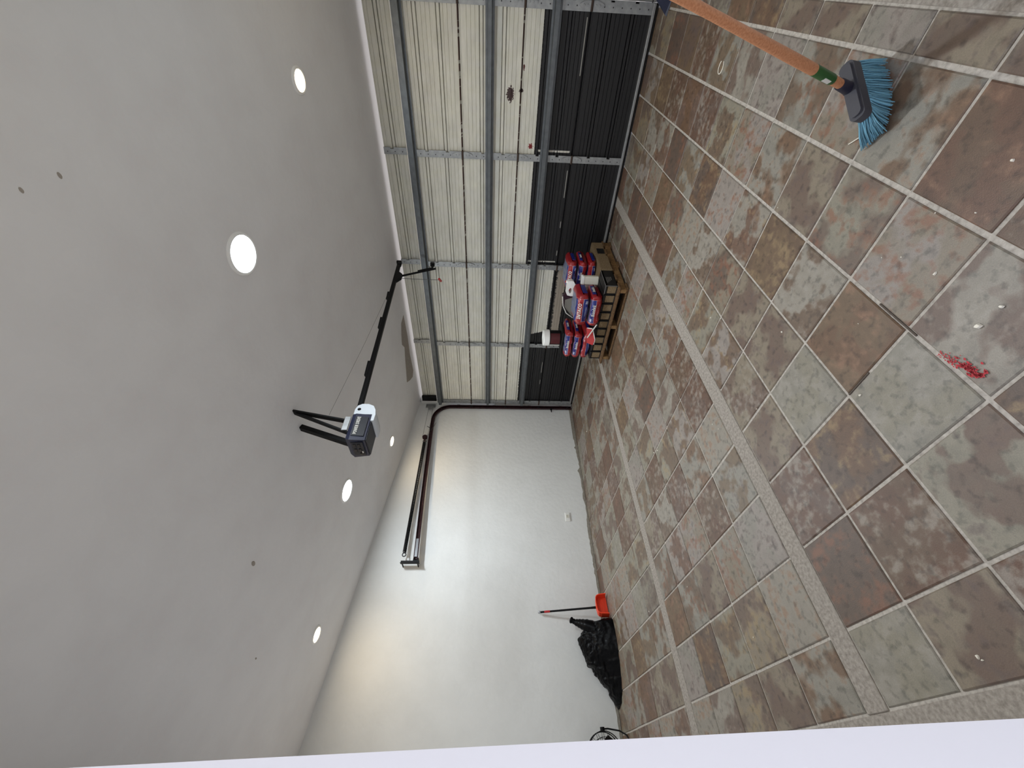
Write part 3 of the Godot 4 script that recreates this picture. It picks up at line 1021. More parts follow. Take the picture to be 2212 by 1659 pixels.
	tube(st, [v(-6.74, 7.76, -9.32), v(-6.75, 7.0, -9.3), v(-6.74, 6.36, -9.28)], 0.009, 5)
	place.call(obj("release_cord", st, M.wire, t))
	st = new_st()
	bar(st, v(-6.87, 6.3, -9.42), v(-6.61, 6.33, -9.14), 0.075, 0.085, Vector3.UP, 0.025)
	place.call(obj("release_handle", st, M.red_plastic, t))
	# hangers of perforated angle
	for q in [[v(-6.48, 9.2, -2.5), v(-6.48, 7.86, -2.22), 0.13, 0.05], [v(-6.52, 9.19, -2.5), v(-6.5, 7.7, -1.86), 0.11, 0.05], [v(-7.1, 9.2, -2.5), v(-7.08, 7.7, -1.95), 0.15, 0.12]]:
		st = new_st()
		bar(st, q[0], q[1], q[3], q[2], Vector3.RIGHT, 0.006)
		place.call(obj("hanger_strap", st, M.black_metal, t))
	st = new_st()
	box(st, v(-6.42, 7.8, -2.1), v(0.03, 0.14, 0.42), 0.008)
	place.call(obj("bracket", st, M.galv, t))
	st = new_st()
	tube(st, [v(-6.74, 8.03, -8.3), v(-6.64, 8.16, -5.4), v(-6.5, 8.32, -2.42)], 0.004, 5)
	place.call(obj("wire", st, M.wire, t))

# ---------------------------------------------------------------- things along the wall
func make_broom() -> void:
	var t := thing("broom", "wooden-handled broom with blue bristles leaning with its head on the tiles", "broom", v(0.7, 0, -1.0))
	var off := v(0.7, 0, -1.0)
	var p0 := v(0.715, 0.47, -1.03)
	var q0 := v(1.36, 2.95, 0.30)
	var d := (q0 - p0).normalized()
	var place := func(o: Node3D) -> Node3D:
		o.position = -off * S
		return o
	var st := new_st()
	var pts := []
	var rad := []
	for i in 13:
		var k := i / 12.0
		pts.append(p0 + d * (0.16 + k * 4.75))
		rad.append(0.044 + 0.006 * sin(k * 9.0) - (0.02 if i == 12 else 0.0))
	tube(st, pts, rad, 16)
	var hd: Node3D = place.call(obj("handle", st, M.broom_wood, t))
	st = new_st()
	tube(st, [p0 + d * 0.42, p0 + d * 0.44, p0 + d * 0.83, p0 + d * 0.85], [0.0475, 0.051, 0.051, 0.0475], 16)
	obj("label_band", st, M.green, hd).set_meta("label", "green printed sleeve")
	st = new_st()
	bar(st, p0 + d * 0.47 + v(-0.02, 0.02, 0.04), p0 + d * 0.6 + v(-0.02, 0.02, 0.04), 0.04, 0.03, v(-0.02, 0.02, 0.04).normalized())
	obj("printed_patch", st, M.print_white, hd)
	# socket and block; the block runs along L, the bristles splay towards N
	var L := v(-0.565, -0.06, 0.825).normalized()
	var N := v(-0.80, 0, -0.60).normalized()
	st = new_st()
	tube(st, [p0 - d * 0.1, p0 + d * 0.02, p0 + d * 0.22, p0 + d * 0.23], [0.075, 0.062, 0.056, 0.05], 16)
	place.call(obj("socket", st, M.broom_socket, t))
	st = new_st()
	var c := v(0.70, 0.41, -0.99)
	var up := Vector3.UP.slerp(d, 0.35)
	var side := up.cross(L).normalized()
	up = L.cross(side).normalized()
	prism(st, round_rect(0.70, 0.16, 0.06), 0.10, Transform3D(Basis(L, side, L.cross(side)), c), true)
	prism(st, round_rect(0.64, 0.12, 0.05), 0.13, Transform3D(Basis(L, side, L.cross(side)), c + up * 0.01), true)
	place.call(obj("head_block", st, M.broom_head, t))
	var rng := RandomNumberGenerator.new()
	rng.seed = 33
	st = new_st()
	for i in 26:
		for j in 6:
			for s in 7:
				var k := (i - 12.5) / 12.5
				var jj := (j - 2.5) / 2.5
				var root := c + L * (k * 0.325 + rng.randf_range(-0.006, 0.006)) + side * (jj * 0.062 + rng.randf_range(-0.006, 0.006)) - up * 0.05
				var sp := k + rng.randfn(0.0, 0.1)
				var low := root + L * (sp * 0.07) + N * (0.03 + 0.12 * (0.5 - 0.5 * jj) + rng.randf_range(-0.03, 0.05) + 0.15 * pow(maxf(k, 0.0), 2.0))
				low.y = rng.randf_range(0.015, 0.05)
				var mid := root.lerp(low, 0.5) + L * (sp * 0.01) + v(0, 0.015, 0)
				var f := rng.randf_range(0.7, 1.25)
				st.set_color(Color(0.20 * f, 0.44 * f, 0.58 * f))
				tube(st, [root, mid, low], [0.0065, 0.006, 0.0045], 3, false)
	var br: MeshInstance3D = place.call(obj("bristles", st, M.bristle, t))
	br.set_meta("kind", "stuff")
	br.set_meta("label", "splayed bright blue plastic bristles")
func make_dustpan() -> void:
	var t := thing("dustpan", "orange long-handled dustpan standing against the white wall beside the black bag", "dustpan", v(-14.75, 0, -0.46))
	var off := v(-14.75, 0, -0.46)
	var place := func(o: Node3D) -> Node3D:
		o.position = -off * S
		return o
	# scoop with rounded shoulders, its back to the room
	var st := new_st()
	var b := Basis(v(0.12, 0, 1).normalized(), v(-0.16, 1, 0).normalized(), Vector3.RIGHT)
	b.z = b.x.cross(b.y).normalized()
	var outer := [Vector2(-0.35, 0.0), Vector2(0.35, 0.0), Vector2(0.335, 0.26), Vector2(0.30, 0.35), Vector2(0.24, 0.39), Vector2(0.08, 0.41), Vector2(-0.08, 0.41), Vector2(-0.24, 0.39), Vector2(-0.30, 0.35), Vector2(-0.335, 0.26)]
	prism(st, outer, 0.03, Transform3D(b, v(-14.62, 0.015, -0.46)))
	for i in range(1, outer.size()):
		var p: Vector2 = outer[i]
		var q: Vector2 = outer[(i + 1) % outer.size()]
		if i == outer.size() - 1:
			q = outer[0]
		var dpt := 0.30
		var a0 := b * v(p.x, p.y, -0.015)
		var a1 := b * v(q.x, q.y, -0.015)
		var o := v(-14.62, 0.015, -0.46)
		hexa(st, [o + a0, o + a1, o + a1 - b.z * dpt, o + a0 - b.z * dpt], [o + a0 * 0.93 + b * v(0, 0.01, 0), o + a1 * 0.93 + b * v(0, 0.01, 0), o + a1 * 0.93 + b * v(0, 0.01, -dpt), o + a0 * 0.93 + b * v(0, 0.01, -dpt)])
	place.call(obj("pan", st, M.orange, t))
	st = new_st()
	for y in [0.1, 0.2, 0.3]:
		bar(st, v(-14.6, 0.015, -0.46) + b * v(-0.27, y, 0.005), v(-14.6, 0.015, -0.46) + b * v(0.27, y, 0.005), 0.02, 0.02)
	place.call(obj("ribs", st, M.orange, t))
	st = new_st()
	var h0 := v(-14.70, 0.40, -0.47)
	var h1 := v(-15.28, 2.44, -0.49)
	tube(st, [h0, h0.lerp(h1, 0.1), h1], [0.045, 0.036, 0.034], 12)
	place.call(obj("handle", st, M.black_metal, t))
	st = new_st()
	tube(st, [h0.lerp(h1, 0.80), h0.lerp(h1, 0.81), h0.lerp(h1, 0.89), h0.lerp(h1, 0.9)], [0.035, 0.039, 0.039, 0.035], 12)
	place.call(obj("grip_band", st, M.red_plastic, t))
	st = new_st()
	tube(st, [h0.lerp(h1, 0.965), h0.lerp(h1, 0.97), h0.lerp(h1, 1.0), h0.lerp(h1, 1.012)], [0.035, 0.04, 0.04, 0.02], 12)
	place.call(obj("end_cap", st, M.steel, t))
func make_bin_bag() -> void:
	var t := thing("rubbish_bag", "crumpled black plastic rubbish bag with tied neck slumped against the white wall", "rubbish bag", v(-14.8, 0, 0.8))
	var off := v(-14.8, 0, 0.8)
	var keys := [[-0.09, 0.10, 0.75, 1.05], [-0.03, 0.36, 1.0, 1.1], [0.07, 0.66, 1.15, 0.95], [0.3, 0.93, 1.2, 0.6], [0.48, 1.06, 1.2, 0.45], [0.9, 0.99, 1.2, 0.42], [1.22, 0.90, 1.14, 0.42], [1.36, 0.72, 1.1, 0.45], [1.65, 0.5, 1.0, 0.5], [2.0, 0.25, 0.85, 0.5], [2.25, 0.12, 0.6, 0.45], [2.38, 0.03, 0.25, 0.5]]
	var n1 := noise(0.9, 61, 3)
	n1.fractal_type = FastNoiseLite.FRACTAL_RIDGED
	var n2 := noise(2.2, 62, 3)
	n2.fractal_type = FastNoiseLite.FRACTAL_RIDGED
	var NI := 130
	var NK := 80
	var grid := []
	for i in NI + 1:
		var z := lerpf(-0.09, 2.38, i / float(NI))
		var k := 0
		while k < keys.size() - 2 and keys[k + 1][0] < z:
			k += 1
		var f := clampf((z - keys[k][0]) / (keys[k + 1][0] - keys[k][0]), 0.0, 1.0)
		f = f * f * (3.0 - 2.0 * f)
		var h := lerpf(keys[k][1], keys[k + 1][1], f)
		var w := lerpf(keys[k][2], keys[k + 1][2], f)
		var lean := lerpf(keys[k][3], keys[k + 1][3], f)
		var wx := wall_x(z) + 0.04
		var row := []
		for j in NK + 1:
			var a := PI * j / NK
			var cx := pow(absf(cos(a)), 0.75) * signf(cos(a))
			var sy := pow(sin(a), 0.85)
			var p := v(wx + w * 0.5 + w * 0.5 * cx, h * sy, z)
			p.x -= (p.x - wx) * (1.0 - lean) * sy * 0.55
			var ds := (n1.get_noise_3d(p.x * 1.2, p.y * 1.6, p.z * 0.9) * 0.5) * 0.17 + n2.get_noise_3d(p.x * 1.3, p.y * 2.2, p.z * 0.8) * 0.06
			ds *= minf(1.0, h * 2.5) * (0.3 + 0.7 * sy)
			p += v(cx, sy * 0.8, 0).normalized() * ds
			p.x = maxf(p.x, wx - 0.02)
			p.y = maxf(p.y, 0.012)
			row.append(p)
		grid.append(row)
	var st := new_st()
	st.set_smooth_group(0)
	for i in NI:
		for j in NK:
			var c: Vector3 = (grid[i][j] + grid[i + 1][j + 1]) * 0.5
			poly(st, [grid[i][j], grid[i + 1][j], grid[i + 1][j + 1], grid[i][j + 1]], c - v(wall_x(c.z) + 0.5, 0.05, c.z))
	st.set_smooth_group(-1)
	for i in NI:
		poly(st, [grid[i][0], grid[i + 1][0], grid[i + 1][NK], grid[i][NK]], Vector3.DOWN)
	var o := obj("sack", st, M.bin_bag, t)
	o.position = -off * S
	st = new_st()
	var np := [v(-14.66, 0.55, 0.25), v(-14.72, 0.8, 0.12), v(-14.85, 1.0, 0.02), v(-14.95, 1.17, -0.06), v(-14.98, 1.32, -0.14), v(-14.99, 1.36, -0.16)]
	var pts := []
	for i in 26:
		var f := i / 25.0 * (np.size() - 1)
		var k := mini(int(f), np.size() - 2)
		pts.append(np[k].lerp(np[k + 1], f - k))
	var rr := []
	for i in 26:
		var f := i / 25.0
		rr.append(lerpf(0.26, 0.085, clampf(f * 1.5, 0.0, 1.0)) + (0.02 if f > 0.75 and f < 0.9 else 0.0) + 0.01 * sin(i * 2.3) - (0.045 if i == 25 else 0.0))
	tube(st, pts, rr, 13)
	o = obj("tied_neck", st, M.bin_bag, t)
	o.position = -off * S
func make_fan() -> void:
	var t := thing("floor_fan", "small black floor fan with wire guard behind the white door jamb", "fan", v(-15.0, 0, 3.45))
	var c := v(0, 0.72, 0)
	for r in [0.5, 0.36, 0.22]:
		for dx in [-0.12, 0.12]:
			var st := new_st()
			var p := []
			for k in 32:
				var a := TAU * k / 32
				p.append(c + v(dx * (1.0 if r == 0.5 else 1.4), sin(a) * r, cos(a) * r))
			tube(st, p, 0.014 if r == 0.5 else 0.007, 6, false, true)
			obj("guard_ring", st, M.black_metal, t)
	for k in 16:
		var a := TAU * k / 16
		for dx in [-0.13, 0.13]:
			var st2 := new_st()
			tube(st2, [c + v(dx * 1.35, sin(a) * 0.08, cos(a) * 0.08), c + v(dx, sin(a) * 0.5, cos(a) * 0.5)], 0.006, 4)
			obj("guard_spoke", st2, M.black_metal, t)
	var st3 := new_st()
	lathe(st3, [Vector2(0.0, -0.22), Vector2(0.1, -0.2), Vector2(0.13, -0.05), Vector2(0.12, 0.1), Vector2(0.0, 0.12)], 20, Transform3D(Basis(Vector3.BACK, -PI / 2), c))
	obj("motor", st3, M.black_metal, t)
	for k in 3:
		var sb := new_st()
		var a := TAU * k / 3
		prism(sb, [Vector2(-0.04, 0.08), Vector2(-0.14, 0.3), Vector2(-0.08, 0.43), Vector2(0.1, 0.42), Vector2(0.12, 0.25), Vector2(0.04, 0.08)], 0.012, Transform3D(Basis(Vector3.RIGHT, a) * Basis(Vector3.UP, PI / 2 + 0.35), c))
		obj("blade", sb, M.dark_steel, t)
	var sf := new_st()
	tube(sf, [v(0.02, 0.72, -0.55), v(0.02, 0.55, -0.56), v(0.05, 0.2, -0.5), v(0.12, 0.03, -0.4), v(0.3, 0.025, -0.3), v(0.3, 0.025, 0.3), v(0.12, 0.03, 0.4), v(0.05, 0.2, 0.5), v(0.02, 0.55, 0.56), v(0.02, 0.72, 0.55)], 0.022, 8)
	lathe(sf, [Vector2(0.0, -0.05), Vector2(0.07, -0.05), Vector2(0.07, 0.05), Vector2(0.0, 0.05)], 12, Transform3D(Basis(Vector3.RIGHT, PI / 2), v(0.02, 0.72, -0.55)))
	obj("stand", sf, M.black_metal, t)
func make_outlet() -> void:
	var z := -4.28
	var t := thing("wall_outlet", "white rectangular outlet plate low on the white wall", "outlet", v(wall_x(z), 0.92, z))
	var st := new_st()
	box(st, v(0.02, 0, 0), v(0.05, 0.21, 0.40), 0.012)
	obj("plate", st, M.white_plastic, t)
	st = new_st()
	prism(st, round_rect(0.16, 0.12, 0.03), 0.02, Transform3D(Basis(Vector3.BACK, Vector3.UP, Vector3.LEFT), v(0.047, 0, -0.02)))
	obj("socket", st, M.cream_plastic, t)
	st = new_st()
	box(st, v(0.06, 0.02, -0.05), v(0.006, 0.04, 0.012))
	box(st, v(0.06, 0.02, 0.01), v(0.006, 0.04, 0.012))
	obj("slots", st, M.rubber, t)
	t = thing("safety_sensor", "small black sensor bracket on the door track near the floor", "sensor", v(-14.95, 1.15, -10.28))
	st = new_st()
	box(st, v(0, 0, 0), v(0.12, 0.1, 0.08), 0.012)
	obj("housing", st, M.black_metal, t)
	st = new_st()
	box(st, v(-0.02, 0, 0.11), v(0.05, 0.05, 0.16), 0.01)
	obj("lens_tube", st, M.black_metal, t)
func make_blade() -> void:
	var t := thing("scraper", "dark navy flat scraper blade on the floor by the garage door's end", "scraper", v(1.0, 0, -9.85))
	var st := new_st()
	hexa(st, [v(-0.16, 0.0, 0.12), v(-0.1, 0.0, 0.02), v(0.3, 0.0, -0.1), v(0.3, 0.0, 0.3)], [v(-0.13, 0.05, 0.1), v(-0.08, 0.06, 0.03), v(0.3, 0.5, -0.06), v(0.3, 0.5, 0.2)])
	obj("blade", st, M.navy, t)
	st = new_st()
	tube(st, [v(0.29, 0.45, 0.06), v(0.6, 2.2, 0.15), v(0.78, 3.3, 0.2)], 0.045, 12)
	obj("handle", st, M.navy_dark, t)

# ---------------------------------------------------------------- pallet and its load
func make_pallet() -> void:
	var t := thing("wooden_pallet", "low wooden pallet carrying cartons and bags in front of the garage door", "pallet", v(-7.0, 0, -8.6))
	var x0 := -1.52
	var x1 := 1.5
	var z0 := -1.65
	var z1 := 1.62
	for x in [x0 + 0.1, -0.02, x1 - 0.1]:
		var st := new_st()
		box(st, v(x, 0.165, (z0 + z1) / 2), v(0.13, 0.2, z1 - z0 - 0.02), 0.012)
		obj("stringer", st, M.wood_pale, t)
	for i in 6:
		var st := new_st()
		var z := lerpf(z1 - 0.17, z0 + 0.17, i / 5.0)
		box(st, v(-0.02 - (0.06 if i == 0 else 0.0), 0.30, z), v(x1 - x0 + 0.06 + (0.14 if i == 0 else 0.0), 0.06, 0.34), 0.01)
		obj("deck_board", st, M.wood, t)
	for z in [z1 - 0.2, 0.0, z0 + 0.2]:
		var st := new_st()
		box(st, v(0, 0.035, z), v(x1 - x0, 0.06, 0.34), 0.01)
		obj("bottom_board", st, M.wood, t)
func make_cartons() -> void:
	for i in 9:
		var x := -5.67 - 0.346 * i
		var nth := ["first", "second", "third", "fourth", "fifth", "sixth", "seventh", "eighth", "ninth"]
		var lb: String = "%s black tile carton in the pallet's front row, counted from the printed end carton" % nth[i]
		if i == 0:
			lb = "black tile carton with white printed lines at the open end of the row"
		elif i == 8:
			lb = "black tile carton at the side-wall end of the row under the bags"
		var t := thing("tile_carton", lb, "carton", v(x, 0.33, -7.66), "black tile cartons along the pallet front")
		var st := new_st()
		var w := 0.315
		var h := 0.395
		# a sleeve: top, bottom, two sides, back
		box(st, v(-w / 2 + 0.012, h / 2, 0), v(0.024, h, 0.98), 0.004)
		box(st, v(w / 2 - 0.012, h / 2, 0), v(0.024, h, 0.98), 0.004)
		box(st, v(0, 0.012, 0), v(w, 0.024, 0.98), 0.004)
		box(st, v(0, h - 0.03, 0), v(w, 0.06, 0.98), 0.006)
		box(st, v(0, h / 2, -0.48), v(w, h, 0.02))
		obj("sleeve", st, M.card_black, t)
		st = new_st()
		box(st, v(0, h / 2 - 0.03, 0.0), v(w - 0.05, h - 0.11, 0.94), 0.008)
		obj("tile_stack", st, M.card, t)
		if i == 0:
			for k in 4:
				st = new_st()
				box(st, v(w / 2 + 0.001, h - 0.1 - k * 0.05, 0.12 - 0.03 * k), v(0.004, 0.018, 0.34 - 0.05 * k))
				obj("printed_line", st, M.print_grey, t)
			st = new_st()
			for e in [[v(w / 2, h, 0.49), v(w / 2, h, -0.49)], [v(-w / 2, h, 0.49), v(w / 2, h, 0.49)], [v(w / 2, 0.01, 0.49), v(w / 2, h, 0.49)]]:
				bar(st, e[0], e[1], 0.012, 0.012)
			obj("worn_edge", st, M.print_grey, t)
	var spots := [[-5.95, -8.62, 0.0], [-7.0, -8.64, 0.02], [-8.05, -8.62, 0.0], [-6.0, -9.68, -0.06], [-7.03, -9.68, 0.0], [-8.06, -9.68, 0.0]]
	var names := ["brown cardboard box behind the printed black carton", "brown cardboard box under the white jug", "brown cardboard box under the jar's stack", "brown cardboard box near the garage door under the leaning bags", "brown cardboard box in the middle of the pallet's far row", "brown cardboard box at the far corner of the pallet"]
	for i in spots.size():
		var q = spots[i]
		var t := thing("cardboard_box", names[i], "box", v(q[0], 0.33, q[1]), "brown boxes at the back of the pallet")
		t.rotation.y = q[2]
		var st := new_st()
		box(st, v(0, 0.19, 0), v(0.98, 0.38, 0.96), 0.01)
		obj("body", st, M.card, t)
		st = new_st()
		box(st, v(0, 0.39, 0.245), v(0.97, 0.012, 0.47), 0.003)
		obj("flap", st, M.card, t)
		st = new_st()
		box(st, v(0, 0.39, -0.245), v(0.97, 0.012, 0.47), 0.003)
		obj("flap", st, M.card, t)
		st = new_st()
		box(st, v(0.492, 0.16, 0.12), v(0.012, 0.26, 0.34), 0.002)
		obj("end_flap", st, M.card_black if i == 3 else M.card, t)
func bag_print(kind: int) -> ImageTexture:
	var W := 512
	var H := 512
	var red := c8(140, 18, 27)
	var red2 := c8(152, 28, 36)
	var blue := c8(24, 36, 112)
	var film := c8(96, 103, 130)
	var line := c8(196, 178, 182)
	var img := Image.create(W, H, false, Image.FORMAT_RGB8)
	img.fill(red)
	var rect := func(u0: float, u1: float, v0: float, v1: float, c: Color) -> void:
		img.fill_rect(Rect2i(int(u0 * W), int(v0 * H), maxi(int((u1 - u0) * W), 1), maxi(int((v1 - v0) * H), 1)), c)
	# v runs round the bag: 0.5 is the middle of the front, 0.75 the middle of the top
	rect.call(0.0, 1.0, 0.36, 0.64, red)
	rect.call(0.14, 0.86, 0.64, 0.86, film)
	rect.call(0.14, 0.86, 0.86, 1.0, red2)
	var rng := RandomNumberGenerator.new()
	rng.seed = 8 + kind
	for i in 14:
		var u := rng.randf_range(0.2, 0.78)
		var w := rng.randf_range(0.69, 0.82)
		for k in 12:
			rect.call(u - 0.0016 * (6 - absi(k - 6)), u + 0.0016 * (6 - absi(k - 6)) + 0.002, w + k * 0.0035, w + (k + 1) * 0.0035, c8(168, 172, 186))
	if kind == 0:
		rect.call(0.12, 0.88, 0.50, 0.63, line)
		rect.call(0.125, 0.875, 0.504, 0.626, blue)
		rect.call(0.16, 0.26, 0.535, 0.60, c8(170, 172, 190))
		rect.call(0.18, 0.5, 0.512, 0.518, c8(150, 152, 180))
		for k in 9:
			rect.call(0.2 + k * 0.065, 0.245 + k * 0.065, 0.44, 0.455, c8(186, 120, 122))
	else:
		rect.call(0.12, 0.88, 0.375, 0.50, line)
		rect.call(0.125, 0.875, 0.38, 0.496, blue)
		rect.call(0.72, 0.82, 0.41, 0.47, c8(150, 154, 172))
		rect.call(0.3, 0.62, 0.425, 0.455, c8(120, 126, 150))
		rect.call(0.14, 0.86, 0.50, 0.63, red2)
		rect.call(0.14, 0.86, 0.628, 0.636, line)
		rect.call(0.14, 0.86, 0.636, 0.70, blue)
	rect.call(0.115, 0.12, 0.3, 1.0, line)
	rect.call(0.88, 0.885, 0.3, 1.0, line)
	return ImageTexture.create_from_image(img)
var bag_mats := []
func make_bag(label: String, at: Vector3, turn: float, kind: int, group: String, h := 0.37, tilt := 0.0, sd := 1) -> Node3D:
	if bag_mats.is_empty():
		for k in 2:
			var m := mat(Color.WHITE, 0.35)
			m.albedo_texture = bag_print(k)
			m.clearcoat_enabled = true
			m.clearcoat = 0.35
			m.clearcoat_roughness = 0.3
			bag_mats.append(m)
	var t := thing("mortar_bag", label, "bag", at, group)
	t.rotation = Vector3(0, turn, tilt)
	var L := 1.1
	var W := 1.0
	var NU := 36
	var NV := 32
	var nz := noise(2.2, 80 + sd, 3)
	var grid := []
	for i in NU + 1:
		var u := -1.0 + 2.0 * i / NU
		var e := pow(1.0 - pow(absf(u), 9.0), 0.3)
		var row := []
		for j in NV + 1:
			var a := -PI + TAU * j / NV
			var cz := pow(absf(cos(a)), 0.36) * signf(cos(a))
			var cy := pow(absf(sin(a)), 0.62) * signf(sin(a))
			var q := v(u * L / 2, h / 2 + cy * h / 2 * (0.12 + 0.88 * e), cz * W / 2 * (0.86 + 0.14 * e))
			var n := nz.get_noise_3d(q.x * 1.4, q.y * 2.0, q.z) * 0.055
			q += v(0, cy, cz).normalized() * n * e
			q.y = clampf(q.y, 0.004, h * 1.06)
			row.append(q)
		grid.append(row)
	var st := new_st()
	st.set_smooth_group(0)
	for i in NU:
		for j in NV:
			var p := [grid[i][j], grid[i + 1][j], grid[i + 1][j + 1], grid[i][j + 1]]
			var uv := []
			for k in [[i, j], [i + 1, j], [i + 1, j + 1], [i, j + 1]]:
				uv.append(Vector2(float(k[0]) / NU, float(k[1]) / NV))
			var c: Vector3 = (p[0] + p[2]) * 0.5
			poly(st, p, v(0, c.y - h / 2, c.z * 0.4), uv)
	obj("sack", st, bag_mats[kind], t)
	st = new_st()
	var yl := h * (0.68 if kind == 0 else 0.34)
	box(st, v(L / 2 + 0.004, yl, 0), v(0.03, h * 0.34, W * 0.6), 0.012)
	obj("end_label", st, M.blue_print, t)
	return t
func make_load() -> void:
	var y := 0.735
	var g := "red and blue mortar bags on the pallet"
	make_bag("lowest mortar bag under the black jar's stack, beside the folded flap", v(-8.16, y, -7.8), 0.05, 1, g, 0.31, 0.0, 1)
	var tm := make_bag("middle mortar bag of three in the stack under the black jar", v(-8.17, y + 0.325, -7.8), 0.03, 0, g, 0.31, 0.0, 2)
	var tl := make_bag("top mortar bag of three, right under the black jar", v(-8.15, y + 0.65, -7.82), 0.06, 0, g, 0.3, 0.0, 3)
	var low := make_bag("lower of the two mortar bags at the pallet's front edge", v(-6.47, y, -7.5), 0.1, 0, g, 0.39, 0.0, 4)
	var top := make_bag("upper of the two mortar bags, its front lettered in white on red", v(-6.46, y + 0.415, -7.53), 0.13, 1, g, 0.42, 0.02, 5)
	make_bag("lowest mortar bag of the stack behind the cream tub", v(-6.12, y, -9.14), 0.08, 1, g, 0.3, 0.0, 6)
	var tr2 := make_bag("middle mortar bag of the stack between cream tub and garage door", v(-6.11, y + 0.325, -9.14), 0.03, 0, g, 0.31, 0.0, 7)
	var tr := make_bag("top mortar bag of the stack standing beside the white jug", v(-6.13, y + 0.665, -9.12), 0.1, 1, g, 0.34, 0.02, 8)
	text_mesh("INTACO", 0.12, M.print_white, top, Transform3D(Basis(Vector3.RIGHT, -0.35), v(0.0, 0.315, 0.535)), 0.95)
	text_mesh("INTACO", 0.11, M.print_white, tr, Transform3D(Basis(Vector3.RIGHT, -0.35), v(0.0, 0.245, 0.535)), 0.9)
	for q in [[low, 0.26, 0.11], [tl, 0.2, 0.085], [tm, 0.205, 0.085], [tr2, 0.205, 0.08]]:
		text_mesh("Bondex", q[2], M.print_white, q[0], Transform3D(Basis(Vector3.RIGHT, -0.1), v(0.06, q[1], 0.535)), 0.8)
		text_mesh("Bondex", q[2] * 0.9, M.print_white, q[0], Transform3D(Basis(Vector3.UP, PI / 2), v(0.575, q[1], 0.0)), 0.7)
	# folded flap of an empty bag
	var t := thing("folded_bag", "folded empty red bag with white edges tucked under the front bags", "bag", v(-7.42, 0.74, -7.02))
	var st := new_st()
	prism(st, [Vector2(-0.34, -0.02), Vector2(-0.1, -0.06), Vector2(0.3, 0.12), Vector2(0.26, 0.3), Vector2(0.02, 0.24), Vector2(-0.3, 0.2)], 0.03, Transform3D(Basis(Vector3.UP, 0.2) * Basis(Vector3.RIGHT, -0.5), v(0, 0.06, 0.03)))
	obj("panel", st, M.red_plastic, t)
	st = new_st()
	for e in [[v(-0.34, 0.0, 0.06), v(-0.1, 0.0, 0.08)], [v(-0.1, 0.0, 0.08), v(0.3, 0.14, 0.0)], [v(0.3, 0.14, 0.0), v(0.26, 0.3, -0.1)], [v(-0.05, 0.28, 0.06), v(0.55, 0.06, 0.09)]]:
		bar(st, e[0], e[1], 0.035, 0.035, Vector3.UP, 0.008)
	obj("white_edge", st, M.print_white, t)
	# jar on its black lid
	var lid := thing("black_lid", "square black plastic lid lying on the top bag under the jar", "lid", v(-8.2, y + 0.975, -7.86))
	st = new_st()
	box(st, v(0, 0.03, 0), v(0.95, 0.06, 0.72), 0.015)
	obj("plate", st, M.black_metal, lid)
	st = new_st()
	box(st, v(0, 0.065, 0), v(0.85, 0.012, 0.62), 0.004)
	obj("raised_rim", st, M.black_metal, lid)
	t = thing("jar", "black and dark red jar with a white screw cap on the bag stack", "jar", v(-8.24, y + 1.047, -7.9))
	st = new_st()
	lathe(st, [Vector2(0.0, 0.0), Vector2(0.27, 0.0), Vector2(0.285, 0.02), Vector2(0.285, 0.40), Vector2(0.27, 0.43), Vector2(0.0, 0.43)], 32)
	obj("body", st, M.black_metal, t)
	st = new_st()
	var lab := []
	for k in 13:
		var a := -0.25 + 1.5 * k / 12.0
		lab.append(a)
	for k in 12:
		var a0: float = lab[k]
		var a1: float = lab[k + 1]
		poly(st, [v(sin(a0) * 0.288, 0.04, cos(a0) * 0.288), v(sin(a1) * 0.288, 0.04, cos(a1) * 0.288), v(sin(a1) * 0.288, 0.39, cos(a1) * 0.288), v(sin(a0) * 0.288, 0.39, cos(a0) * 0.288)], v(sin(a0), 0, cos(a0)))
	obj("red_label", st, mat(c8(74, 16, 22), 0.4), t)
	st = new_st()
	for k in 6:
		var a0 := -0.95 + 0.5 * k / 6.0
		var a1 := -0.95 + 0.5 * (k + 1) / 6.0
		poly(st, [v(sin(a0) * 0.289, 0.03, cos(a0) * 0.289), v(sin(a1) * 0.289, 0.03, cos(a1) * 0.289), v(sin(a1) * 0.289, 0.40, cos(a1) * 0.289), v(sin(a0) * 0.289, 0.40, cos(a0) * 0.289)], v(sin(a0), 0, cos(a0)))
	obj("white_label", st, M.print_white, t)
	st = new_st()
	lathe(st, [Vector2(0.0, 0.42), Vector2(0.30, 0.42), Vector2(0.305, 0.44), Vector2(0.305, 0.62), Vector2(0.285, 0.65), Vector2(0.16, 0.65), Vector2(0.15, 0.62), Vector2(0.0, 0.62)], 36)
	obj("screw_cap", st, M.white_plastic, t)
	# white jug with a handle opening
	t = thing("plastic_jug", "white plastic jug with a handle opening between the bag stacks", "jug", v(-6.3, 0.735, -8.34))
	t.rotation.y = 0.2
	var cut := [Vector2(-0.29, 0.0), Vector2(0.03, 0.0), Vector2(0.03, 0.55), Vector2(0.05, 0.66), Vector2(0.12, 0.74), Vector2(0.22, 0.79), Vector2(0.25, 0.84), Vector2(0.25, 0.96), Vector2(0.2, 1.01), Vector2(-0.099, 1.02)]
	# the outline runs in to the handle opening and back so that it stays one polygon
	for k in 15:
		var a := PI / 2 - TAU * k / 14.0
		cut.append(Vector2(-0.1 + cos(a) * 0.10 + (0.001 if k == 0 else (-0.001 if k == 14 else 0.0)), 0.89 + sin(a) * 0.055))
	cut.append_array([Vector2(-0.101, 1.02), Vector2(-0.2, 1.02), Vector2(-0.27, 0.98), Vector2(-0.3, 0.85), Vector2(-0.3, 0.03)])
	st = new_st()
	prism(st, cut, 0.24, Transform3D(Basis(), Vector3.ZERO))
	obj("body", st, M.white_plastic, t)
	st = new_st()
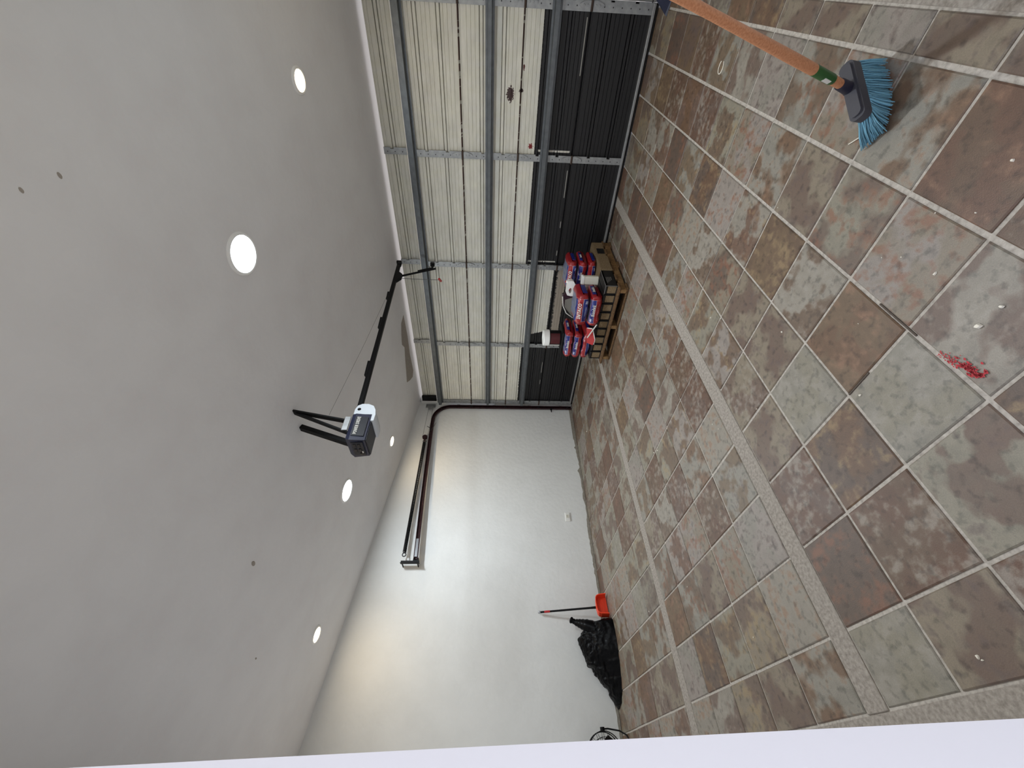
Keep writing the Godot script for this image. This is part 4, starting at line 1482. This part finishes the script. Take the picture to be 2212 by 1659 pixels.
	lathe(st, [Vector2(0.0, 0.98), Vector2(0.05, 0.98), Vector2(0.05, 1.05), Vector2(0.04, 1.06), Vector2(0.0, 1.06)], 18, Transform3D(Basis(), v(0.19, 0, 0)))
	obj("cap", st, M.white_plastic, t)
	st = new_st()
	lathe(st, [Vector2(0.0, 1.06), Vector2(0.04, 1.06), Vector2(0.035, 1.085), Vector2(0.0, 1.085)], 14, Transform3D(Basis(), v(0.19, 0, 0)))
	obj("cap_button", st, M.red_plastic, t)
	t = thing("plastic_tub", "cream square plastic tub tucked behind the front bags", "tub", v(-5.95, 0.735, -8.24))
	t.rotation.y = 0.3
	st = new_st()
	prism(st, round_rect(0.3, 0.26, 0.06), 0.5, Transform3D(Basis(Vector3.RIGHT, -PI / 2), v(0, 0.25, 0)), true)
	obj("body", st, M.cream_plastic, t)
	st = new_st()
	prism(st, round_rect(0.33, 0.29, 0.07), 0.06, Transform3D(Basis(Vector3.RIGHT, -PI / 2), v(0, 0.52, 0)), true)
	obj("lid", st, M.white_plastic, t)
	# torn bag, half empty, leaning on the jug
	t = thing("torn_bag", "torn half-empty bag showing its grey lining between jug and bag stacks", "bag", v(-7.2, 0.735, -8.62))
	st = new_st()
	var o2 := [Vector2(-0.4, 0.0), Vector2(0.4, 0.0), Vector2(0.42, 0.95), Vector2(0.36, 1.04), Vector2(0.05, 1.0), Vector2(-0.2, 0.86), Vector2(-0.42, 0.62)]
	prism(st, o2, 0.3, Transform3D(Basis(Vector3.UP, 0.35), v(0, 0, 0)))
	obj("sack", st, mat(c8(46, 16, 34), 0.4), t)
	st = new_st()
	prism(st, [Vector2(-0.4, 0.6), Vector2(-0.16, 0.36), Vector2(0.3, 0.62), Vector2(0.2, 0.9), Vector2(-0.06, 0.9)], 0.03, Transform3D(Basis(Vector3.UP, 0.35) * Basis(Vector3.RIGHT, -0.1), v(0.07, 0.06, 0.22)))
	obj("lining", st, mat(c8(120, 117, 110), 0.55), t)
	st = new_st()
	tube(st, [v(-0.36, 0.62, 0.36), v(-0.2, 0.88, 0.3), v(0.05, 1.02, 0.2), v(0.36, 1.06, 0.06)], 0.02, 6)
	obj("white_rim", st, M.print_white, t)

func make_debris() -> void:
	var rng := RandomNumberGenerator.new()
	rng.seed = 12
	var spots := [[-0.45, 0.84, 2.0], [-0.61, 0.21, 1.0], [-0.59, 1.5, 3.2], [-0.37, 1.51, 2.2], [-2.16, -0.46, 1.6], [-1.87, 1.12, 1.6], [0.53, 0.7, 1.8], [0.11, 0.75, 1.0], [-0.03, 0.41, 0.8], [-0.5, 0.41, 1.0], [-2.62, 3.57, 2.0], [-2.6, 3.6, 1.2], [-5.48, 1.39, 1.2], [-3.39, -0.02, 1.4], [-13.06, -7.28, 3.0], [-7.12, -1.91, 2.2], [-7.36, -2.01, 2.0], [-3.21, -2.27, 2.0], [-3.01, -1.97, 1.4], [-5.68, -7.13, 2.0], [-4.6, -0.7, 1.4], [-4.5, -0.5, 1.2], [-7.8, 1.2, 1.4], [-10.5, 0.9, 1.8], [-9.5, 0.2, 1.6], [-6.0, 2.6, 1.2], [-1.3, 0.5, 0.8], [-0.9, -1.9, 1.0]]
	for q in spots:
		var st := new_st()
		var n := 6
		var r: float = 0.011 * q[2]
		var lo := []
		var hi := []
		for k in n:
			var a := TAU * k / n
			var rr := r * rng.randf_range(0.5, 1.3)
			lo.append(v(cos(a) * rr, 0, sin(a) * rr * 0.7))
			hi.append(v(cos(a) * rr * 0.7, r * 0.7, sin(a) * rr * 0.5))
		poly(st, hi, Vector3.UP)
		for k in n:
			var k2 := (k + 1) % n
			poly(st, [lo[k], lo[k2], hi[k2], hi[k]], lo[k] + lo[k2])
		var o := obj("plaster_crumb", st, M.chip)
		o.position = v(q[0], 0.003, q[1]) * S
		o.rotation.y = rng.randf_range(0.0, TAU)
		tag(o, "tiny white crumb of plaster lying on the floor tiles", "crumb", "white crumbs scattered on the tiles")
	var st := new_st()
	var ring := []
	for k in 20:
		var a := TAU * k / 24.0
		ring.append(v(0.35 + cos(a + 0.6) * 0.11, 0.012, -5.49 + sin(a + 0.6) * 0.09))
	tube(st, ring, 0.009, 6)
	tag(obj("wire_loop", st, M.chip), "thin white loop of wire lying on the tiles beyond the broom", "wire")
	st = new_st()
	tube(st, [v(0.36, 0.012, -0.95), v(0.24, 0.015, -1.08), v(0.15, 0.012, -1.18)], 0.007, 5)
	tag(obj("stray_thread", st, M.chip), "short pale thread on the tiles beside the broom bristles", "thread")

func _ready() -> void:
	make_camera()
	make_environment()
	make_materials()
	make_lights()
	make_shell()
	make_floor()
	make_garage_door()
	make_track(-14.98, "dark red steel door track running up the door edge and along the side wall", true)
	make_track(1.2, "dark red steel door track at the broom's end of the garage door", false)
	make_spring()
	make_opener()
	make_pallet()
	make_cartons()
	make_load()
	make_broom()
	make_dustpan()
	make_bin_bag()
	make_fan()
	make_outlet()
	make_blade()
	make_debris()
